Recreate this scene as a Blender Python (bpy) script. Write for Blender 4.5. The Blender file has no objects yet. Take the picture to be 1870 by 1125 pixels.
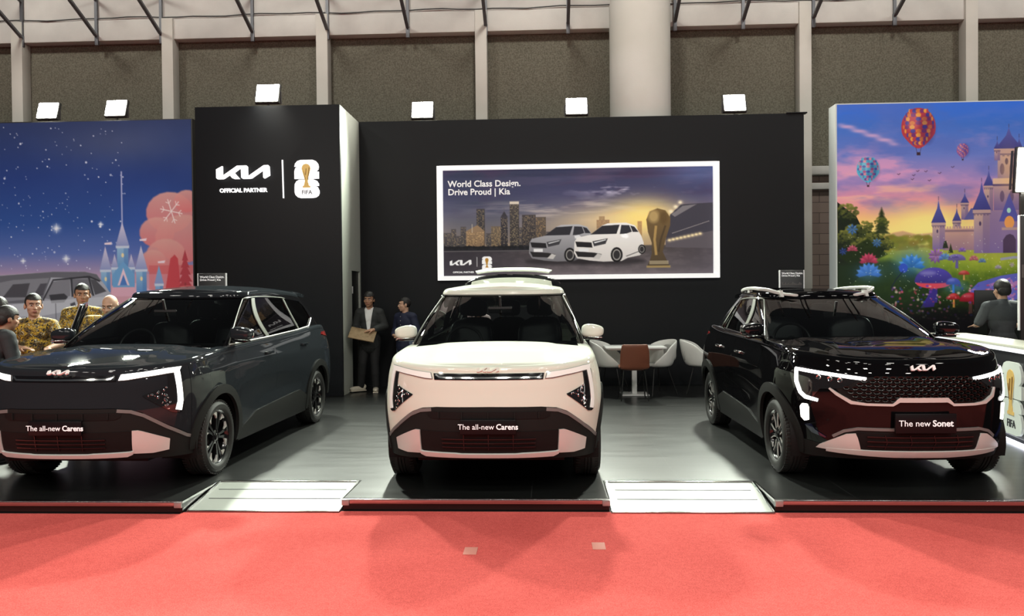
import bpy, bmesh, math, random
import numpy as np
from mathutils import Vector, Matrix, Euler
from mathutils.geometry import delaunay_2d_cdt
random.seed(7); np.random.seed(7)
C = bpy.context.scene.collection
SC = bpy.context.scene
PI = math.pi
PLAT = 0.10                                   # height of the display platform above the aisle carpet

# ---------------------------------------------------------------- materials
MATS = {}
def mat(name, col=(.5, .5, .5), rough=.5, metal=0., coat=0., coat_rough=.03, spec=.5, emit=None, estr=0., bump=None, mottle=None, sheen=0.):
    if name in MATS: return MATS[name]
    m = bpy.data.materials.new(name); m.use_nodes = True
    nt = m.node_tree; b = nt.nodes['Principled BSDF']
    b.inputs['Base Color'].default_value = (*col, 1); b.inputs['Roughness'].default_value = rough
    b.inputs['Metallic'].default_value = metal; b.inputs['Coat Weight'].default_value = coat
    b.inputs['Coat Roughness'].default_value = coat_rough
    b.inputs['Specular IOR Level'].default_value = spec
    b.inputs['Sheen Weight'].default_value = sheen
    if emit: b.inputs['Emission Color'].default_value = (*emit, 1); b.inputs['Emission Strength'].default_value = estr
    if mottle or bump:
        tc = nt.nodes.new('ShaderNodeTexCoord')
    if mottle:                                # (scale, second colour, detail)
        n = nt.nodes.new('ShaderNodeTexNoise'); n.inputs['Scale'].default_value = mottle[0]; n.inputs['Detail'].default_value = mottle[2]
        r = nt.nodes.new('ShaderNodeValToRGB'); r.color_ramp.elements[0].position = .35; r.color_ramp.elements[1].position = .65
        r.color_ramp.elements[0].color = (*col, 1); r.color_ramp.elements[1].color = (*mottle[1], 1)
        nt.links.new(tc.outputs['Object'], n.inputs['Vector']); nt.links.new(n.outputs['Fac'], r.inputs['Fac']); nt.links.new(r.outputs['Color'], b.inputs['Base Color'])
    if bump:                                  # (scale, strength)
        n = nt.nodes.new('ShaderNodeTexNoise'); n.inputs['Scale'].default_value = bump[0]; n.inputs['Detail'].default_value = 6
        p = nt.nodes.new('ShaderNodeBump'); p.inputs['Strength'].default_value = bump[1]; p.inputs['Distance'].default_value = .01
        nt.links.new(tc.outputs['Object'], n.inputs['Vector']); nt.links.new(n.outputs['Fac'], p.inputs['Height']); nt.links.new(p.outputs['Normal'], b.inputs['Normal'])
    MATS[name] = m
    return m
def glass(name, tint, ior=1.5, rough=.005):
    m = bpy.data.materials.new(name); m.use_nodes = True; nt = m.node_tree
    nt.nodes.remove(nt.nodes['Principled BSDF']); o = nt.nodes['Material Output']
    t = nt.nodes.new('ShaderNodeBsdfTransparent'); t.inputs['Color'].default_value = (*tint, 1)
    g = nt.nodes.new('ShaderNodeBsdfGlossy'); g.inputs['Roughness'].default_value = rough
    f = nt.nodes.new('ShaderNodeFresnel'); f.inputs['IOR'].default_value = ior
    x = nt.nodes.new('ShaderNodeMixShader')
    nt.links.new(f.outputs[0], x.inputs[0]); nt.links.new(t.outputs[0], x.inputs[1]); nt.links.new(g.outputs[0], x.inputs[2]); nt.links.new(x.outputs[0], o.inputs[0])
    MATS[name] = m; return m
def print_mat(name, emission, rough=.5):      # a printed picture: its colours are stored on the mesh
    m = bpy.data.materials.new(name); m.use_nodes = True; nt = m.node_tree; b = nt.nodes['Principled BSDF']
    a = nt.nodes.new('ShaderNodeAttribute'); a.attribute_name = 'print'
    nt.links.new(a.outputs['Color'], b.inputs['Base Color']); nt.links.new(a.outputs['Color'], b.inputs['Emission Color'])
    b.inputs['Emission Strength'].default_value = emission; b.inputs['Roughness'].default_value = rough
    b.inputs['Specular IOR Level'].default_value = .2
    return m

# ---------------------------------------------------------------- objects
def link(o, parent=None):
    C.objects.link(o)
    if parent is not None: o.parent = parent
    return o
def mk(name, verts, faces, m, parent=None, smooth=True, normals=None, idx=None):
    me = bpy.data.meshes.new(name)
    me.from_pydata([tuple(map(float, v)) for v in verts], [], [tuple(int(i) for i in f) for f in faces]); me.update()
    for q in (m if isinstance(m, (list, tuple)) else [m]): me.materials.append(q)
    if idx is not None: me.polygons.foreach_set('material_index', idx)
    me.polygons.foreach_set('use_smooth', [smooth] * len(me.polygons))
    if normals is not None: me.normals_split_custom_set_from_vertices([tuple(map(float, n)) for n in normals])
    return link(bpy.data.objects.new(name, me), parent)
def tag(o, label, cat, group=None, kind=None):
    o['label'] = label; o['category'] = cat
    if group: o['group'] = group
    if kind: o['kind'] = kind
    return o
def thing(name, label, cat, loc=(0, 0, 0), rz=0., group=None):
    o = bpy.data.objects.new(name, None); o.empty_display_size = .1
    link(o); o.location = loc; o.rotation_euler = (0, 0, rz)
    return tag(o, label, cat, group)
def struct(o, label=None):
    o['kind'] = 'structure'
    if label: o['label'] = label
    return o
def copy_tree(o, parent=None):
    c = o.copy(); C.objects.link(c)
    if parent is not None: c.parent = parent
    for ch in list(o.children): copy_tree(ch, c)
    return c

class MB:
    """collects shapes, then becomes ONE mesh object"""
    def __init__(s): s.bm = bmesh.new()
    def _new(s, before, M):
        if M is not None:
            vs = [v for v in s.bm.verts if v.index < 0 or v not in before]
            bmesh.ops.transform(s.bm, matrix=M, verts=vs)
    def box(s, c, size, bevel=0., seg=2, M=None):
        before = set(s.bm.verts)
        r = bmesh.ops.create_cube(s.bm, size=1.)
        bmesh.ops.transform(s.bm, matrix=Matrix.Translation(c) @ Matrix.Diagonal((*size, 1)), verts=r['verts'])
        if bevel > 0:
            es = list({e for v in r['verts'] for e in v.link_edges})
            bmesh.ops.bevel(s.bm, geom=es, offset=bevel, segments=seg, affect='EDGES', profile=.5)
        s._new(before, M); return s
    def bar(s, a, b, w, h, up=(0, 0, 1), bevel=0.):
        a = Vector(a); b = Vector(b); d = b - a; z = d.normalized(); u = Vector(up)
        if abs(u.dot(z)) > .98: u = Vector((0, 1, 0))
        x = u.cross(z).normalized(); y = z.cross(x)
        M = Matrix.Translation((a + b) / 2) @ Matrix((x, y, z)).transposed().to_4x4()
        return s.box((0, 0, 0), (w, h, d.length), bevel, 2, M)
    def rings(s, rings, cap=True, closed=True):
        L = [[s.bm.verts.new(p) for p in r] for r in rings]; n = len(L[0])
        for a, b in zip(L, L[1:]):
            for i in range(n if closed else n - 1):
                j = (i + 1) % n
                try: s.bm.faces.new((a[i], a[j], b[j], b[i]))
                except ValueError: pass
        if cap:
            for r in (L[0][::-1], L[-1]):
                try: s.bm.faces.new(r)
                except ValueError: pass
        return s
    def lathe(s, prof, n=32, M=None, cap=True):   # prof: (radius, z)
        M = M or Matrix()
        return s.rings([[M @ Vector((r * math.cos(2 * PI * k / n), r * math.sin(2 * PI * k / n), z)) for k in range(n)] for r, z in prof], cap)
    def tube(s, pts, r, n=8):
        pts = [Vector(p) for p in pts]; R = r if isinstance(r, (list, tuple)) else [r] * len(pts)
        rings = []; ref = None
        for i, p in enumerate(pts):
            d = ((pts[min(i + 1, len(pts) - 1)] - pts[max(i - 1, 0)])).normalized()
            if ref is None: ref = Vector((0, 0, 1)) if abs(d.z) < .9 else Vector((1, 0, 0))
            x = (ref - d * ref.dot(d)).normalized(); y = d.cross(x); ref = x
            rings.append([p + (x * math.cos(2 * PI * k / n) + y * math.sin(2 * PI * k / n)) * R[i] for k in range(n)])
        return s.rings(rings)
    def caps(s, a, b, ra, rb, n=14, m=5):         # tapered capsule
        a = Vector(a); b = Vector(b); d = b - a; l = max(d.length, 1e-4); z = d / l
        x = Vector((1, 0, 0)) if abs(z.x) < .8 else Vector((0, 1, 0)); x = (x - z * x.dot(z)).normalized(); y = z.cross(x)
        prof = [(max(ra * math.sin(t), 1e-4), -ra * math.cos(t)) for t in np.linspace(0, PI / 2, m)] + [(max(rb * math.cos(t), 1e-4), l + rb * math.sin(t)) for t in np.linspace(0, PI / 2, m)]
        return s.rings([[a + z * h + (x * math.cos(2 * PI * k / n) + y * math.sin(2 * PI * k / n)) * r for k in range(n)] for r, h in prof])
    def ell(s, c, r, e1=1., e2=1., n=28, m=16, M=None, zlo=-PI / 2, zhi=PI / 2):   # super-ellipsoid
        f = lambda v, e: math.copysign(abs(v) ** e, v)
        T = (M or Matrix())
        ring = []
        for t in np.linspace(zlo + 1e-3, zhi - 1e-3, m):
            ring.append([T @ Vector((c[0] + r[0] * f(math.cos(t), e1) * f(math.cos(q), e2), c[1] + r[1] * f(math.cos(t), e1) * f(math.sin(q), e2), c[2] + r[2] * f(math.sin(t), e1))) for q in (2 * PI * k / n for k in range(n))])
        return s.rings(ring)
    def prism(s, poly, d0, d1, axis='y', M=None):  # poly in the plane across `axis`
        f = {'y': lambda p, d: (p[0], d, p[1]), 'x': lambda p, d: (d, p[0], p[1]), 'z': lambda p, d: (p[0], p[1], d)}[axis]
        T = M or Matrix()
        a = [s.bm.verts.new(T @ Vector(f(p, d0))) for p in poly]; b = [s.bm.verts.new(T @ Vector(f(p, d1))) for p in poly]
        n = len(poly)
        for i in range(n): s.bm.faces.new((a[i], a[(i + 1) % n], b[(i + 1) % n], b[i]))
        s.bm.faces.new(a[::-1]); s.bm.faces.new(b); return s
    def build(s, name, m, parent=None, smooth=True, angle=40, loc=None, mods=None):
        bmesh.ops.recalc_face_normals(s.bm, faces=s.bm.faces)
        me = bpy.data.meshes.new(name)
        if smooth:
            for e in s.bm.edges:
                if len(e.link_faces) == 2 and e.calc_face_angle(0) > math.radians(angle): e.smooth = False
            for f in s.bm.faces: f.smooth = True
        s.bm.to_mesh(me); s.bm.free(); me.materials.append(m)
        o = link(bpy.data.objects.new(name, me), parent)
        if loc is not None: o.location = loc
        return o

def tri2d(poly, holes=(), res=None):
    """triangulate a 2-D polygon (with holes), interior points on a grid of spacing res"""
    def dens(p):
        out = []
        for i in range(len(p)):
            a = np.array(p[i], float); b = np.array(p[(i + 1) % len(p)], float)
            k = max(1, int(math.ceil(np.linalg.norm(b - a) / res))) if res else 1
            for j in range(k): out.append(a + (b - a) * j / k)
        return np.array(out)
    loops = [dens(poly)] + [dens(h) for h in holes]
    V = []; E = []
    for L in loops:
        o = len(V); V += [tuple(p) for p in L]; E += [(o + i, o + (i + 1) % len(L)) for i in range(len(L))]
    def inside(P, L):
        x, y = P[:, 0][:, None], P[:, 1][:, None]; x0, y0 = L[:, 0][None], L[:, 1][None]; x1, y1 = np.roll(L[:, 0], -1)[None], np.roll(L[:, 1], -1)[None]
        with np.errstate(all='ignore'):
            c = ((y0 > y) != (y1 > y)) & (x < (x1 - x0) * (y - y0) / (y1 - y0) + x0)
        return c.sum(1) % 2 == 1
    def ok(P):
        r = inside(P, loops[0])
        for h in loops[1:]: r &= ~inside(P, h)
        return r
    if res:
        A = np.array(V); mn, mx = A.min(0), A.max(0)
        g = np.stack(np.meshgrid(np.arange(mn[0] + res / 2, mx[0], res), np.arange(mn[1] + res / 2, mx[1], res)), -1).reshape(-1, 2)
        if len(g):
            g = g[ok(g)]
            if len(g):
                dd = np.min(((g[:, None] - A[None]) ** 2).sum(-1), 1); g = g[dd > (res * .45) ** 2]
                V += [tuple(p) for p in g]
    v2, e2, f2, *_ = delaunay_2d_cdt([Vector(p) for p in V], E, [], 0, 1e-7)
    v2 = np.array([tuple(v) for v in v2]); f2 = [tuple(f) for f in f2]
    cen = np.array([v2[list(f)].mean(0) for f in f2]); keep = ok(cen)
    return v2, [f for f, k in zip(f2, keep) if k]

def flat_poly(mb, poly, d0, d1, M=None, holes=()):
    """extruded plate from a 2-D polygon that may be concave or holed; faces -y"""
    v, f = tri2d(poly, holes); T = M or Matrix()
    a = [mb.bm.verts.new(T @ Vector((p[0], d0, p[1]))) for p in v]; b = [mb.bm.verts.new(T @ Vector((p[0], d1, p[1]))) for p in v]
    cnt = {}
    for t in f:
        mb.bm.faces.new([a[i] for i in t]); mb.bm.faces.new([b[i] for i in t[::-1]])
        for i in range(len(t)):
            e = (t[i], t[(i + 1) % len(t)]); cnt[tuple(sorted(e))] = cnt.get(tuple(sorted(e)), []) + [e]
    for k, es in cnt.items():
        if len(es) == 1:
            i, j = es[0]; mb.bm.faces.new((a[j], a[i], b[i], b[j]))
    return mb

def text_obj(name, s, size, m, parent, loc, rot=(PI / 2, 0, 0), extrude=.002, bold=0., align='CENTER', spacing=1., line=1., xscale=1.):
    cu = bpy.data.curves.new('t', 'FONT'); cu.body = s; cu.size = size; cu.extrude = extrude; cu.offset = bold; cu.align_x = align; cu.align_y = 'CENTER'
    cu.space_character = spacing; cu.space_line = line; cu.resolution_u = 3
    t = bpy.data.objects.new('t', cu); C.objects.link(t)
    dg = bpy.context.evaluated_depsgraph_get(); dg.update()
    me = bpy.data.meshes.new_from_object(t.evaluated_get(dg)); bpy.data.objects.remove(t)
    me.name = name; me.materials.clear(); me.materials.append(m)
    o = link(bpy.data.objects.new(name, me), parent); o.location = loc; o.rotation_euler = rot; o.scale = (xscale, 1, 1)
    return o

WORDMARK = [((x - 493) / 863., -(y - 233) / 863.) for x, y in [(62,183),(160,132),(160,290),(400,130),(550,128),(567,148),(567,305),(830,130),(900,126),(918,150),(925,290),(838,338),(822,322),(820,205),(632,332),(600,338),(490,338),(467,318),(463,160),(350,240),(437,338),(350,338),(320,325),(278,272),(185,332),(160,338),(80,338),(62,318)]]
def _n26(P): return [((x - 1522) / 620., -(y - 330) / 620.) for x, y in P]
TWO = _n26([(1318,130),(1330,80),(1365,40),(1420,22),(1620,22),(1675,45),(1710,90),(1720,135),(1712,180),(1670,212),(1720,215),(1720,328),(1318,328),(1318,200),(1335,150),(1375,132)])
SIX = _n26([(1318,460),(1322,410),(1350,365),(1400,340),(1630,338),(1690,365),(1718,410),(1720,445),(1660,445),(1700,465),(1725,520),(1728,560),(1710,605),(1670,632),(1620,640),(1420,640),(1370,625),(1330,585),(1318,540)])
CUP = _n26([(1450,120),(1475,95),(1512,85),(1550,95),(1575,120),(1586,165),(1572,220),(1550,300),(1538,380),(1552,410),(1555,440),(1580,445),(1580,472),(1455,472),(1455,445),(1475,440),(1480,410),(1492,370),(1478,300),(1455,225),(1440,165)])
def sc2(P, s, ox=0., oy=0.): return [(x * s + ox, y * s + oy) for x, y in P]

# ---------------------------------------------------------------- shared materials
WHITE_PAINT = mat('white_car_paint', (.73, .765, .67), .5, 0, .7, .04, spec=0.)
GREY_PAINT = mat('graphite_car_paint', (.018, .021, .0245), .6, 0, .6, .03, spec=0.)
BLACK_PAINT = mat('black_car_paint', (.003, .003, .0035), .5, 0, .5, .02, spec=0.)
GLOSS_BLACK = mat('gloss_black_trim', (.005, .005, .006), .10)
CLADDING = mat('charcoal_plastic_cladding', (.014, .0145, .014), .55, spec=.1, bump=(300, .08))
DARK_PLASTIC = mat('dark_matt_plastic', (.005, .005, .005), .6, spec=.2)
SATIN_SILVER = mat('satin_silver_plastic', (.62, .61, .585), .36, .15)
CHROME = mat('bright_chrome', (.82, .82, .82), .1, 1.)
ALLOY = mat('machined_alloy', (.62, .61, .58), .35, .25)
BLACK_ALLOY = mat('black_alloy', (.010, .010, .011), .2, .3, .5)
TYRE = mat('tyre_rubber', (.013, .013, .012), .62)
LED = mat('lit_led_strip', (.9, .9, .9), .2, emit=(1., .99, .95), estr=2.6)
LED_SOFT = mat('frosted_led_strip', (.75, .75, .70), .12, 0, 1., emit=(1., .98, .92), estr=.25)
LENS_DARK = mat('dark_headlamp_lens', (.012, .012, .013), .05, 0, 1.)
REFLECTOR = mat('lamp_reflector', (.75, .75, .75), .08, 1.)
RED_LENS = mat('red_lamp_lens', (.25, .006, .008), .1, 0, 1.)
SEAT = mat('dark_seat_leather', (.016, .018, .024), .38)
TRIM_GREY = mat('grey_cabin_trim', (.26, .28, .31), .6)
CABIN = mat('black_cabin_plastic', (.006, .006, .007), .7)
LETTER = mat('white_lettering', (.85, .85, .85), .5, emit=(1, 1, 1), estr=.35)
GLASS_F = glass('windscreen_glass', (.42, .46, .45))
GLASS_S = glass('tinted_side_glass', (.30, .32, .32))
MIRROR_GL = mat('mirror_glass', (.7, .7, .7), .02, 1.)
# ================================================================ cars
def smooth_tab(xs, ys, w=.06):
    g = np.linspace(xs[0] - .6, xs[-1] + .6, 3000); v = np.interp(g, xs, ys); k = max(1, int(w / (g[1] - g[0])))
    ker = np.hanning(2 * k + 3)[1:-1]; ker /= ker.sum(); v = np.convolve(np.pad(v, k, mode='edge'), ker, 'valid')
    return lambda q: np.interp(q, g, v)

class Lower:
    """body side below the glass: plan outline (front centre -> flank -> rear centre) swept over height"""
    def __init__(s, L, W, Rf, nf, Rr, nr, zs, yf, yr, wz, side, taper=.03):
        s.L, s.Rf, s.Rr, s.zs, s.yf, s.yr, s.wz, s.side = L, Rf, Rr, zs, yf, yr, wz, side
        p = np.linspace(0, PI / 2, 220)
        fx, fy = W * np.sin(p) ** (2 / nf), Rf * (1 - np.cos(p) ** (2 / nf))
        sy = np.linspace(Rf, L - Rr, 240)[1:-1]
        rx, ry = W * np.cos(p) ** (2 / nr), L - Rr + Rr * np.sin(p) ** (2 / nr)
        s.x0 = np.r_[fx, np.full(len(sy), W), rx]; s.y0 = np.r_[fy, sy, ry]
        s.x0 = s.x0 * (1 - taper * np.abs((s.y0 - .5 * L) / (.5 * L)) ** 3.5)
        s.u0 = np.r_[0, np.cumsum(np.hypot(np.diff(s.x0), np.diff(s.y0)))]; s.nf_pts = 220
        s.U = s.u0[-1]
    def uy(s, y): return float(np.interp(y, s.y0, s.u0))
    def ux(s, x): return math.copysign(float(np.interp(abs(x), s.x0[:s.nf_pts], s.u0[:s.nf_pts])), x)
    def yu(s, u): return np.interp(np.abs(u), s.u0, s.y0)
    def top(s, u): return s.zs(s.yu(u))
    def pt(s, u, z):
        u = np.asarray(u, float); z = np.asarray(z, float); a = np.abs(u); sg = np.where(u < 0, -1., 1.)
        x0 = np.interp(a, s.u0, s.x0); y0 = np.interp(a, s.u0, s.y0)
        fr = np.clip(1 - y0 / s.Rf, 0, 1) ** 1.4; rr = np.clip(1 - (s.L - y0) / s.Rr, 0, 1) ** 1.4
        x = x0 * s.wz(z) + s.side(y0, z) * np.clip(x0 / .6, 0, 1)
        return np.stack([sg * x, y0 + s.yf(z) * fr - s.yr(z) * rr, z], -1)
    def nrm(s, u, z):
        u = np.asarray(u, float); z = np.asarray(z, float); e = .012
        n = np.cross(s.pt(u + e, z) - s.pt(u - e, z), s.pt(u, z + e) - s.pt(u, z - e))
        return n / np.linalg.norm(n, axis=-1, keepdims=True)
    def tops(s, ua, ub, n=40, dz=0.):
        return [(u, float(s.top(u)) + dz) for u in np.linspace(ua, ub, n)]

class Upper:
    """glasshouse: plan outline swept from the belt (v=0) to the roof edge (v=1)"""
    def __init__(s, yF, yR, w, Rf, nf, Rr, nr, zb, zt, taper):
        s.yF, s.yR, s.w, s.Rf, s.nf, s.Rr, s.nr, s.zb, s.zt, s.taper = yF, yR, w, Rf, nf, Rr, nr, zb, zt, taper
        s.l1, s.l2, s.l3 = .9, yR(.5) - yF(.5) - Rf - Rr, .8; s.U = s.l1 + s.l2 + s.l3
    def pt(s, U, v):
        U = np.asarray(U, float); v = np.asarray(v, float); a = np.abs(U); sg = np.where(U < 0, -1., 1.)
        p = np.clip(a / s.l1, 0, 1) * PI / 2; t = np.clip((a - s.l1) / s.l2, 0, 1); q = np.clip((a - s.l1 - s.l2) / s.l3, 0, 1) * PI / 2
        yF, yR, w = s.yF(v), s.yR(v), s.w(v)
        fx = np.sin(p) ** (2 / s.nf); fy = yF + s.Rf * (1 - np.abs(np.cos(p)) ** (2 / s.nf))
        sy = (yF + s.Rf) + t * (yR - s.Rr - yF - s.Rf)
        ry = yR - s.Rr + s.Rr * np.sin(q) ** (2 / s.nr); rx = np.abs(np.cos(q)) ** (2 / s.nr)
        tp = 1 - s.taper * t ** 2
        x = np.where(a <= s.l1, w * fx, np.where(a <= s.l1 + s.l2, w * tp, w * tp * rx))
        y = np.where(a <= s.l1, fy, np.where(a <= s.l1 + s.l2, sy, ry))
        zb, zt = s.zb(y), s.zt(y)
        return np.stack([sg * x, y, zb + v * (zt - zb)], -1)
    def nrm(s, U, v):
        U = np.asarray(U, float); v = np.asarray(v, float); e = .02
        n = np.cross(s.pt(U + e, v) - s.pt(U - e, v), s.pt(U, v + e) - s.pt(U, v - e))
        return n / np.linalg.norm(n, axis=-1, keepdims=True)
    def S(s, y, z):                                # side point -> (U, v)
        v = float((z - s.zb(y)) / (s.zt(y) - s.zb(y)))
        t = (y - (s.yF(v) + s.Rf)) / (s.yR(v) - s.Rr - s.yF(v) - s.Rf)
        return (s.l1 + float(t) * s.l2, v)

def patch(name, surf, polys, m, parent, off=0., depth=.02, res=.05, holes=(), M=None, skirt=True):
    """a panel that follows the body surface, with real thickness; polys in surface coordinates"""
    if not isinstance(polys[0][0], (list, tuple)): polys = [polys]
    V = []; N = []; F = []
    for poly in polys:
        v, f = tri2d(poly, holes, res)
        P = surf.pt(v[:, 0], v[:, 1]); n = surf.nrm(v[:, 0], v[:, 1]); P = P + n * off
        o = len(V); V += list(P); N += list(n); F += [tuple(i + o for i in t) for t in f]
        if skirt:
            cnt = {}
            for t in f:
                for i in range(3):
                    e = (t[i], t[(i + 1) % 3]); k = tuple(sorted(e)); cnt[k] = None if k in cnt else e
            for e in cnt.values():
                if e is None: continue
                a, b = e; q = len(V); en = np.cross(P[b] - P[a], n[a]); en = en / (np.linalg.norm(en) + 1e-9)
                V += [P[a], P[b], P[b] - n[b] * depth, P[a] - n[a] * depth]; N += [en] * 4; F.append((q + 1, q, q + 3, q + 2))
    if M is not None:
        R = np.array(M.to_3x3()); T = np.array(M.translation)
        V = [R @ p + T for p in V]; N = [R @ p for p in N]
    return mk(name, V, F, m, parent, True, N)

def both(name, surf, poly, m, parent, **k):       # the same panel on the left and on the right
    a = patch(name, surf, poly, m, parent, **k)
    kk = dict(k)
    if 'holes' in kk: kk['holes'] = [[(-u, z) for u, z in h][::-1] for h in k['holes']]
    b = patch(name, surf, [(-u, z) for u, z in poly][::-1], m, parent, **kk)
    return a, b

def stripe(pts, w):                               # polyline -> polygon of width w
    P = [np.array(p, float) for p in pts]; L = []; R = []
    for i, p in enumerate(P):
        d = P[min(i + 1, len(P) - 1)] - P[max(i - 1, 0)]; d = d / (np.linalg.norm(d) + 1e-9); n = np.array([-d[1], d[0]])
        ww = w[i] if isinstance(w, (list, tuple)) else w
        L.append(tuple(p + n * ww / 2)); R.append(tuple(p - n * ww / 2))
    return R + L[::-1]

def deck(rim, nrm, r, crown, feat=None, nf=6, nt=14, inset=None):
    """rows across the car over the rim: rounded edge, then crowned top. rim (M,3), nrm (M,2) of the right half"""
    rows = []
    for (x, y, z), (nx, ny) in zip(rim, nrm):
        half = []
        for t in np.linspace(0, PI / 2, nf):
            half.append((x - nx * r * (1 - math.cos(t)), y - ny * r * (1 - math.cos(t)), z + r * math.sin(t)))
        x1, y1, z1 = half[-1]
        if inset is not None:
            half.append((x1 - nx * inset, y1 - ny * inset, z1 + .004)); rows.append(half); continue
        for q in np.linspace(0, 1, nt)[1:]:
            h = z1 + crown(y1) * (1 - (1 - q) ** 2.2)
            if feat: h += feat(x1 * (1 - q), y1)
            half.append((max(x1, 0) * (1 - q), y1, h))
        rows.append([(-a, b, c) for a, b, c in half] + half[-2::-1])
    return np.array(rows)
def grid_mesh(name, rows, m, parent, flip=False):
    n, k = rows.shape[:2]; V = rows.reshape(-1, 3)
    F = [(i * k + j, i * k + j + 1, (i + 1) * k + j + 1, (i + 1) * k + j) for i in range(n - 1) for j in range(k - 1)]
    bm = bmesh.new(); vs = [bm.verts.new(p) for p in V]
    for f in F: bm.faces.new([vs[i] for i in (f[::-1] if flip else f)])
    bmesh.ops.remove_doubles(bm, verts=bm.verts, dist=1e-5)
    bmesh.ops.dissolve_degenerate(bm, edges=bm.edges, dist=1e-6)
    bmesh.ops.recalc_face_normals(bm, faces=bm.faces)
    me = bpy.data.meshes.new(name); bm.to_mesh(me); bm.free(); me.materials.append(m)
    me.polygons.foreach_set('use_smooth', [True] * len(me.polygons))
    return link(bpy.data.objects.new(name, me), parent)

def plan_normals(P):
    d = np.gradient(P[:, :2], axis=0); n = np.stack([d[:, 1], -d[:, 0]], -1); n[0] = (0, -1) if abs(P[0, 0]) < 1e-3 else n[0]
    return n / (np.linalg.norm(n, axis=1, keepdims=True) + 1e-9)

def wheel(parent, x, y, R, rr, wd, sgn, style):
    """tyre with its rim; axis along x, outer face towards sgn"""
    A = Matrix.Translation((x, y, R)) @ Matrix.Rotation(sgn * PI / 2, 4, 'Y')
    h = wd / 2
    t = MB()
    prof = [(rr - .004, -h * .80), (rr + .012, -h * .98), (rr + .05, -h * 1.04), (R - .035, -h * 1.0), (R - .012, -h * .86), (R - .003, -h * .6), (R, -h * .3)]
    for g in (-.25, 0., .25):
        prof += [(R, h * (g - .06)), (R - .008, h * (g - .05)), (R - .008, h * (g + .05)), (R, h * (g + .06))]
    prof += [(R, h * .35), (R - .003, h * .6), (R - .012, h * .86), (R - .035, h * 1.0), (rr + .05, h * 1.04), (rr + .028, h * 1.02), (rr + .012, h * .98), (rr - .004, h * .80)]
    t.lathe(prof, 64, A, cap=False)
    for k in range(64):                            # shoulder tread blocks
        a = 2 * PI * k / 64
        for s in (-1, 1):
            t.box((0, 0, 0), (.012, .016, h * .30), M=A @ Matrix.Rotation(a, 4, 'Z') @ Matrix.Translation((R - .006, 0, s * h * .72)))
    ty = t.build('tyre', TYRE, parent)
    b = MB()
    b.lathe([(rr, -h * .8), (rr - .02, -h * .5), (rr - .03, h * .3), (rr - .016, h * .74), (rr, h * .84), (rr + .004, h * .86), (rr + .004, h * .80), (rr - .002, h * .7)], 64, A, cap=False)
    b.lathe([(.001, -h * .1), (rr - .02, -h * .1)], 48, A, cap=False)
    b.build('rim_barrel', BLACK_ALLOY, ty)
    sp = MB(); hub = MB(); facs = []
    n = 5
    for k in range(n):
        Mk = A @ Matrix.Rotation(2 * PI * k / n + .31, 4, 'Z')
        for dd in (-1, 1):                         # pairs of spokes that fork towards the rim
            pts = [(.045, dd * .018), (.11, dd * .028), (rr - .02, dd * .062), (rr - .006, dd * .045), (rr - .006, dd * .018), (.12, dd * .008), (.045, dd * .002)]
            sp.prism(pts if dd < 0 else pts[::-1], h * .40, h * .66, 'z', Mk)
        a0, a1 = math.atan2(.068, rr), 2 * PI / n - math.atan2(.068, rr)
        if style == 'mpv':                         # bright facets round the rim between the spokes
            for s, (b0, b1) in ((0, (a0 - .02, a0 + .23)), (1, (a1 - .23, a1 + .02))):
                ri0, ri1 = (rr - .075, rr - .028) if s == 0 else (rr - .028, rr - .075)
                P = [((rr - .004) * math.cos(b0), (rr - .004) * math.sin(b0)), ((rr - .004) * math.cos((b0 + b1) / 2), (rr - .004) * math.sin((b0 + b1) / 2)), ((rr - .004) * math.cos(b1), (rr - .004) * math.sin(b1)),
                     (ri1 * math.cos(b1), ri1 * math.sin(b1)), ((rr - .045) * math.cos((b0 + b1) / 2), (rr - .045) * math.sin((b0 + b1) / 2)), (ri0 * math.cos(b0), ri0 * math.sin(b0))]
                facs.append(MB().prism(P, h * .60, h * .72, 'z', Mk))
        else:                                      # bright edges along the spokes
            for dd in (-1, 1):
                P = [(.06, dd * .030), (.115, dd * .036), (rr - .012, dd * .076), (rr - .012, dd * .064), (.115, dd * .028), (.06, dd * .022)]
                facs.append(MB().prism(P if dd < 0 else P[::-1], h * .62, h * .70, 'z', Mk))
            b0, b1 = a0 + .1, a1 - .1
            facs.append(MB().prism([((rr - .004) * math.cos(b0), (rr - .004) * math.sin(b0)), ((rr - .004) * math.cos((b0 + b1) / 2), (rr - .004) * math.sin((b0 + b1) / 2)), ((rr - .004) * math.cos(b1), (rr - .004) * math.sin(b1)), ((rr - .03) * math.cos((b0 + b1) / 2), (rr - .03) * math.sin((b0 + b1) / 2))], h * .60, h * .70, 'z', Mk))
        hub.lathe([(.001, h * .72), (.011, h * .72), (.011, h * .5)], 10, Mk @ Matrix.Translation((.052, 0, 0)), cap=False)
    sp.lathe([(.062, h * .38), (.062, h * .62), (.05, h * .68), (.001, h * .69)], 32, A)
    hub.lathe([(.030, h * .66), (.030, h * .74), (.026, h * .77), (.001, h * .77)], 24, A)
    sp.build('spokes', BLACK_ALLOY, ty); [q_.build('bright_facet', ALLOY, ty) for q_ in facs]; hub.build('hub_cap', BLACK_ALLOY, ty)
    return ty

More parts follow.
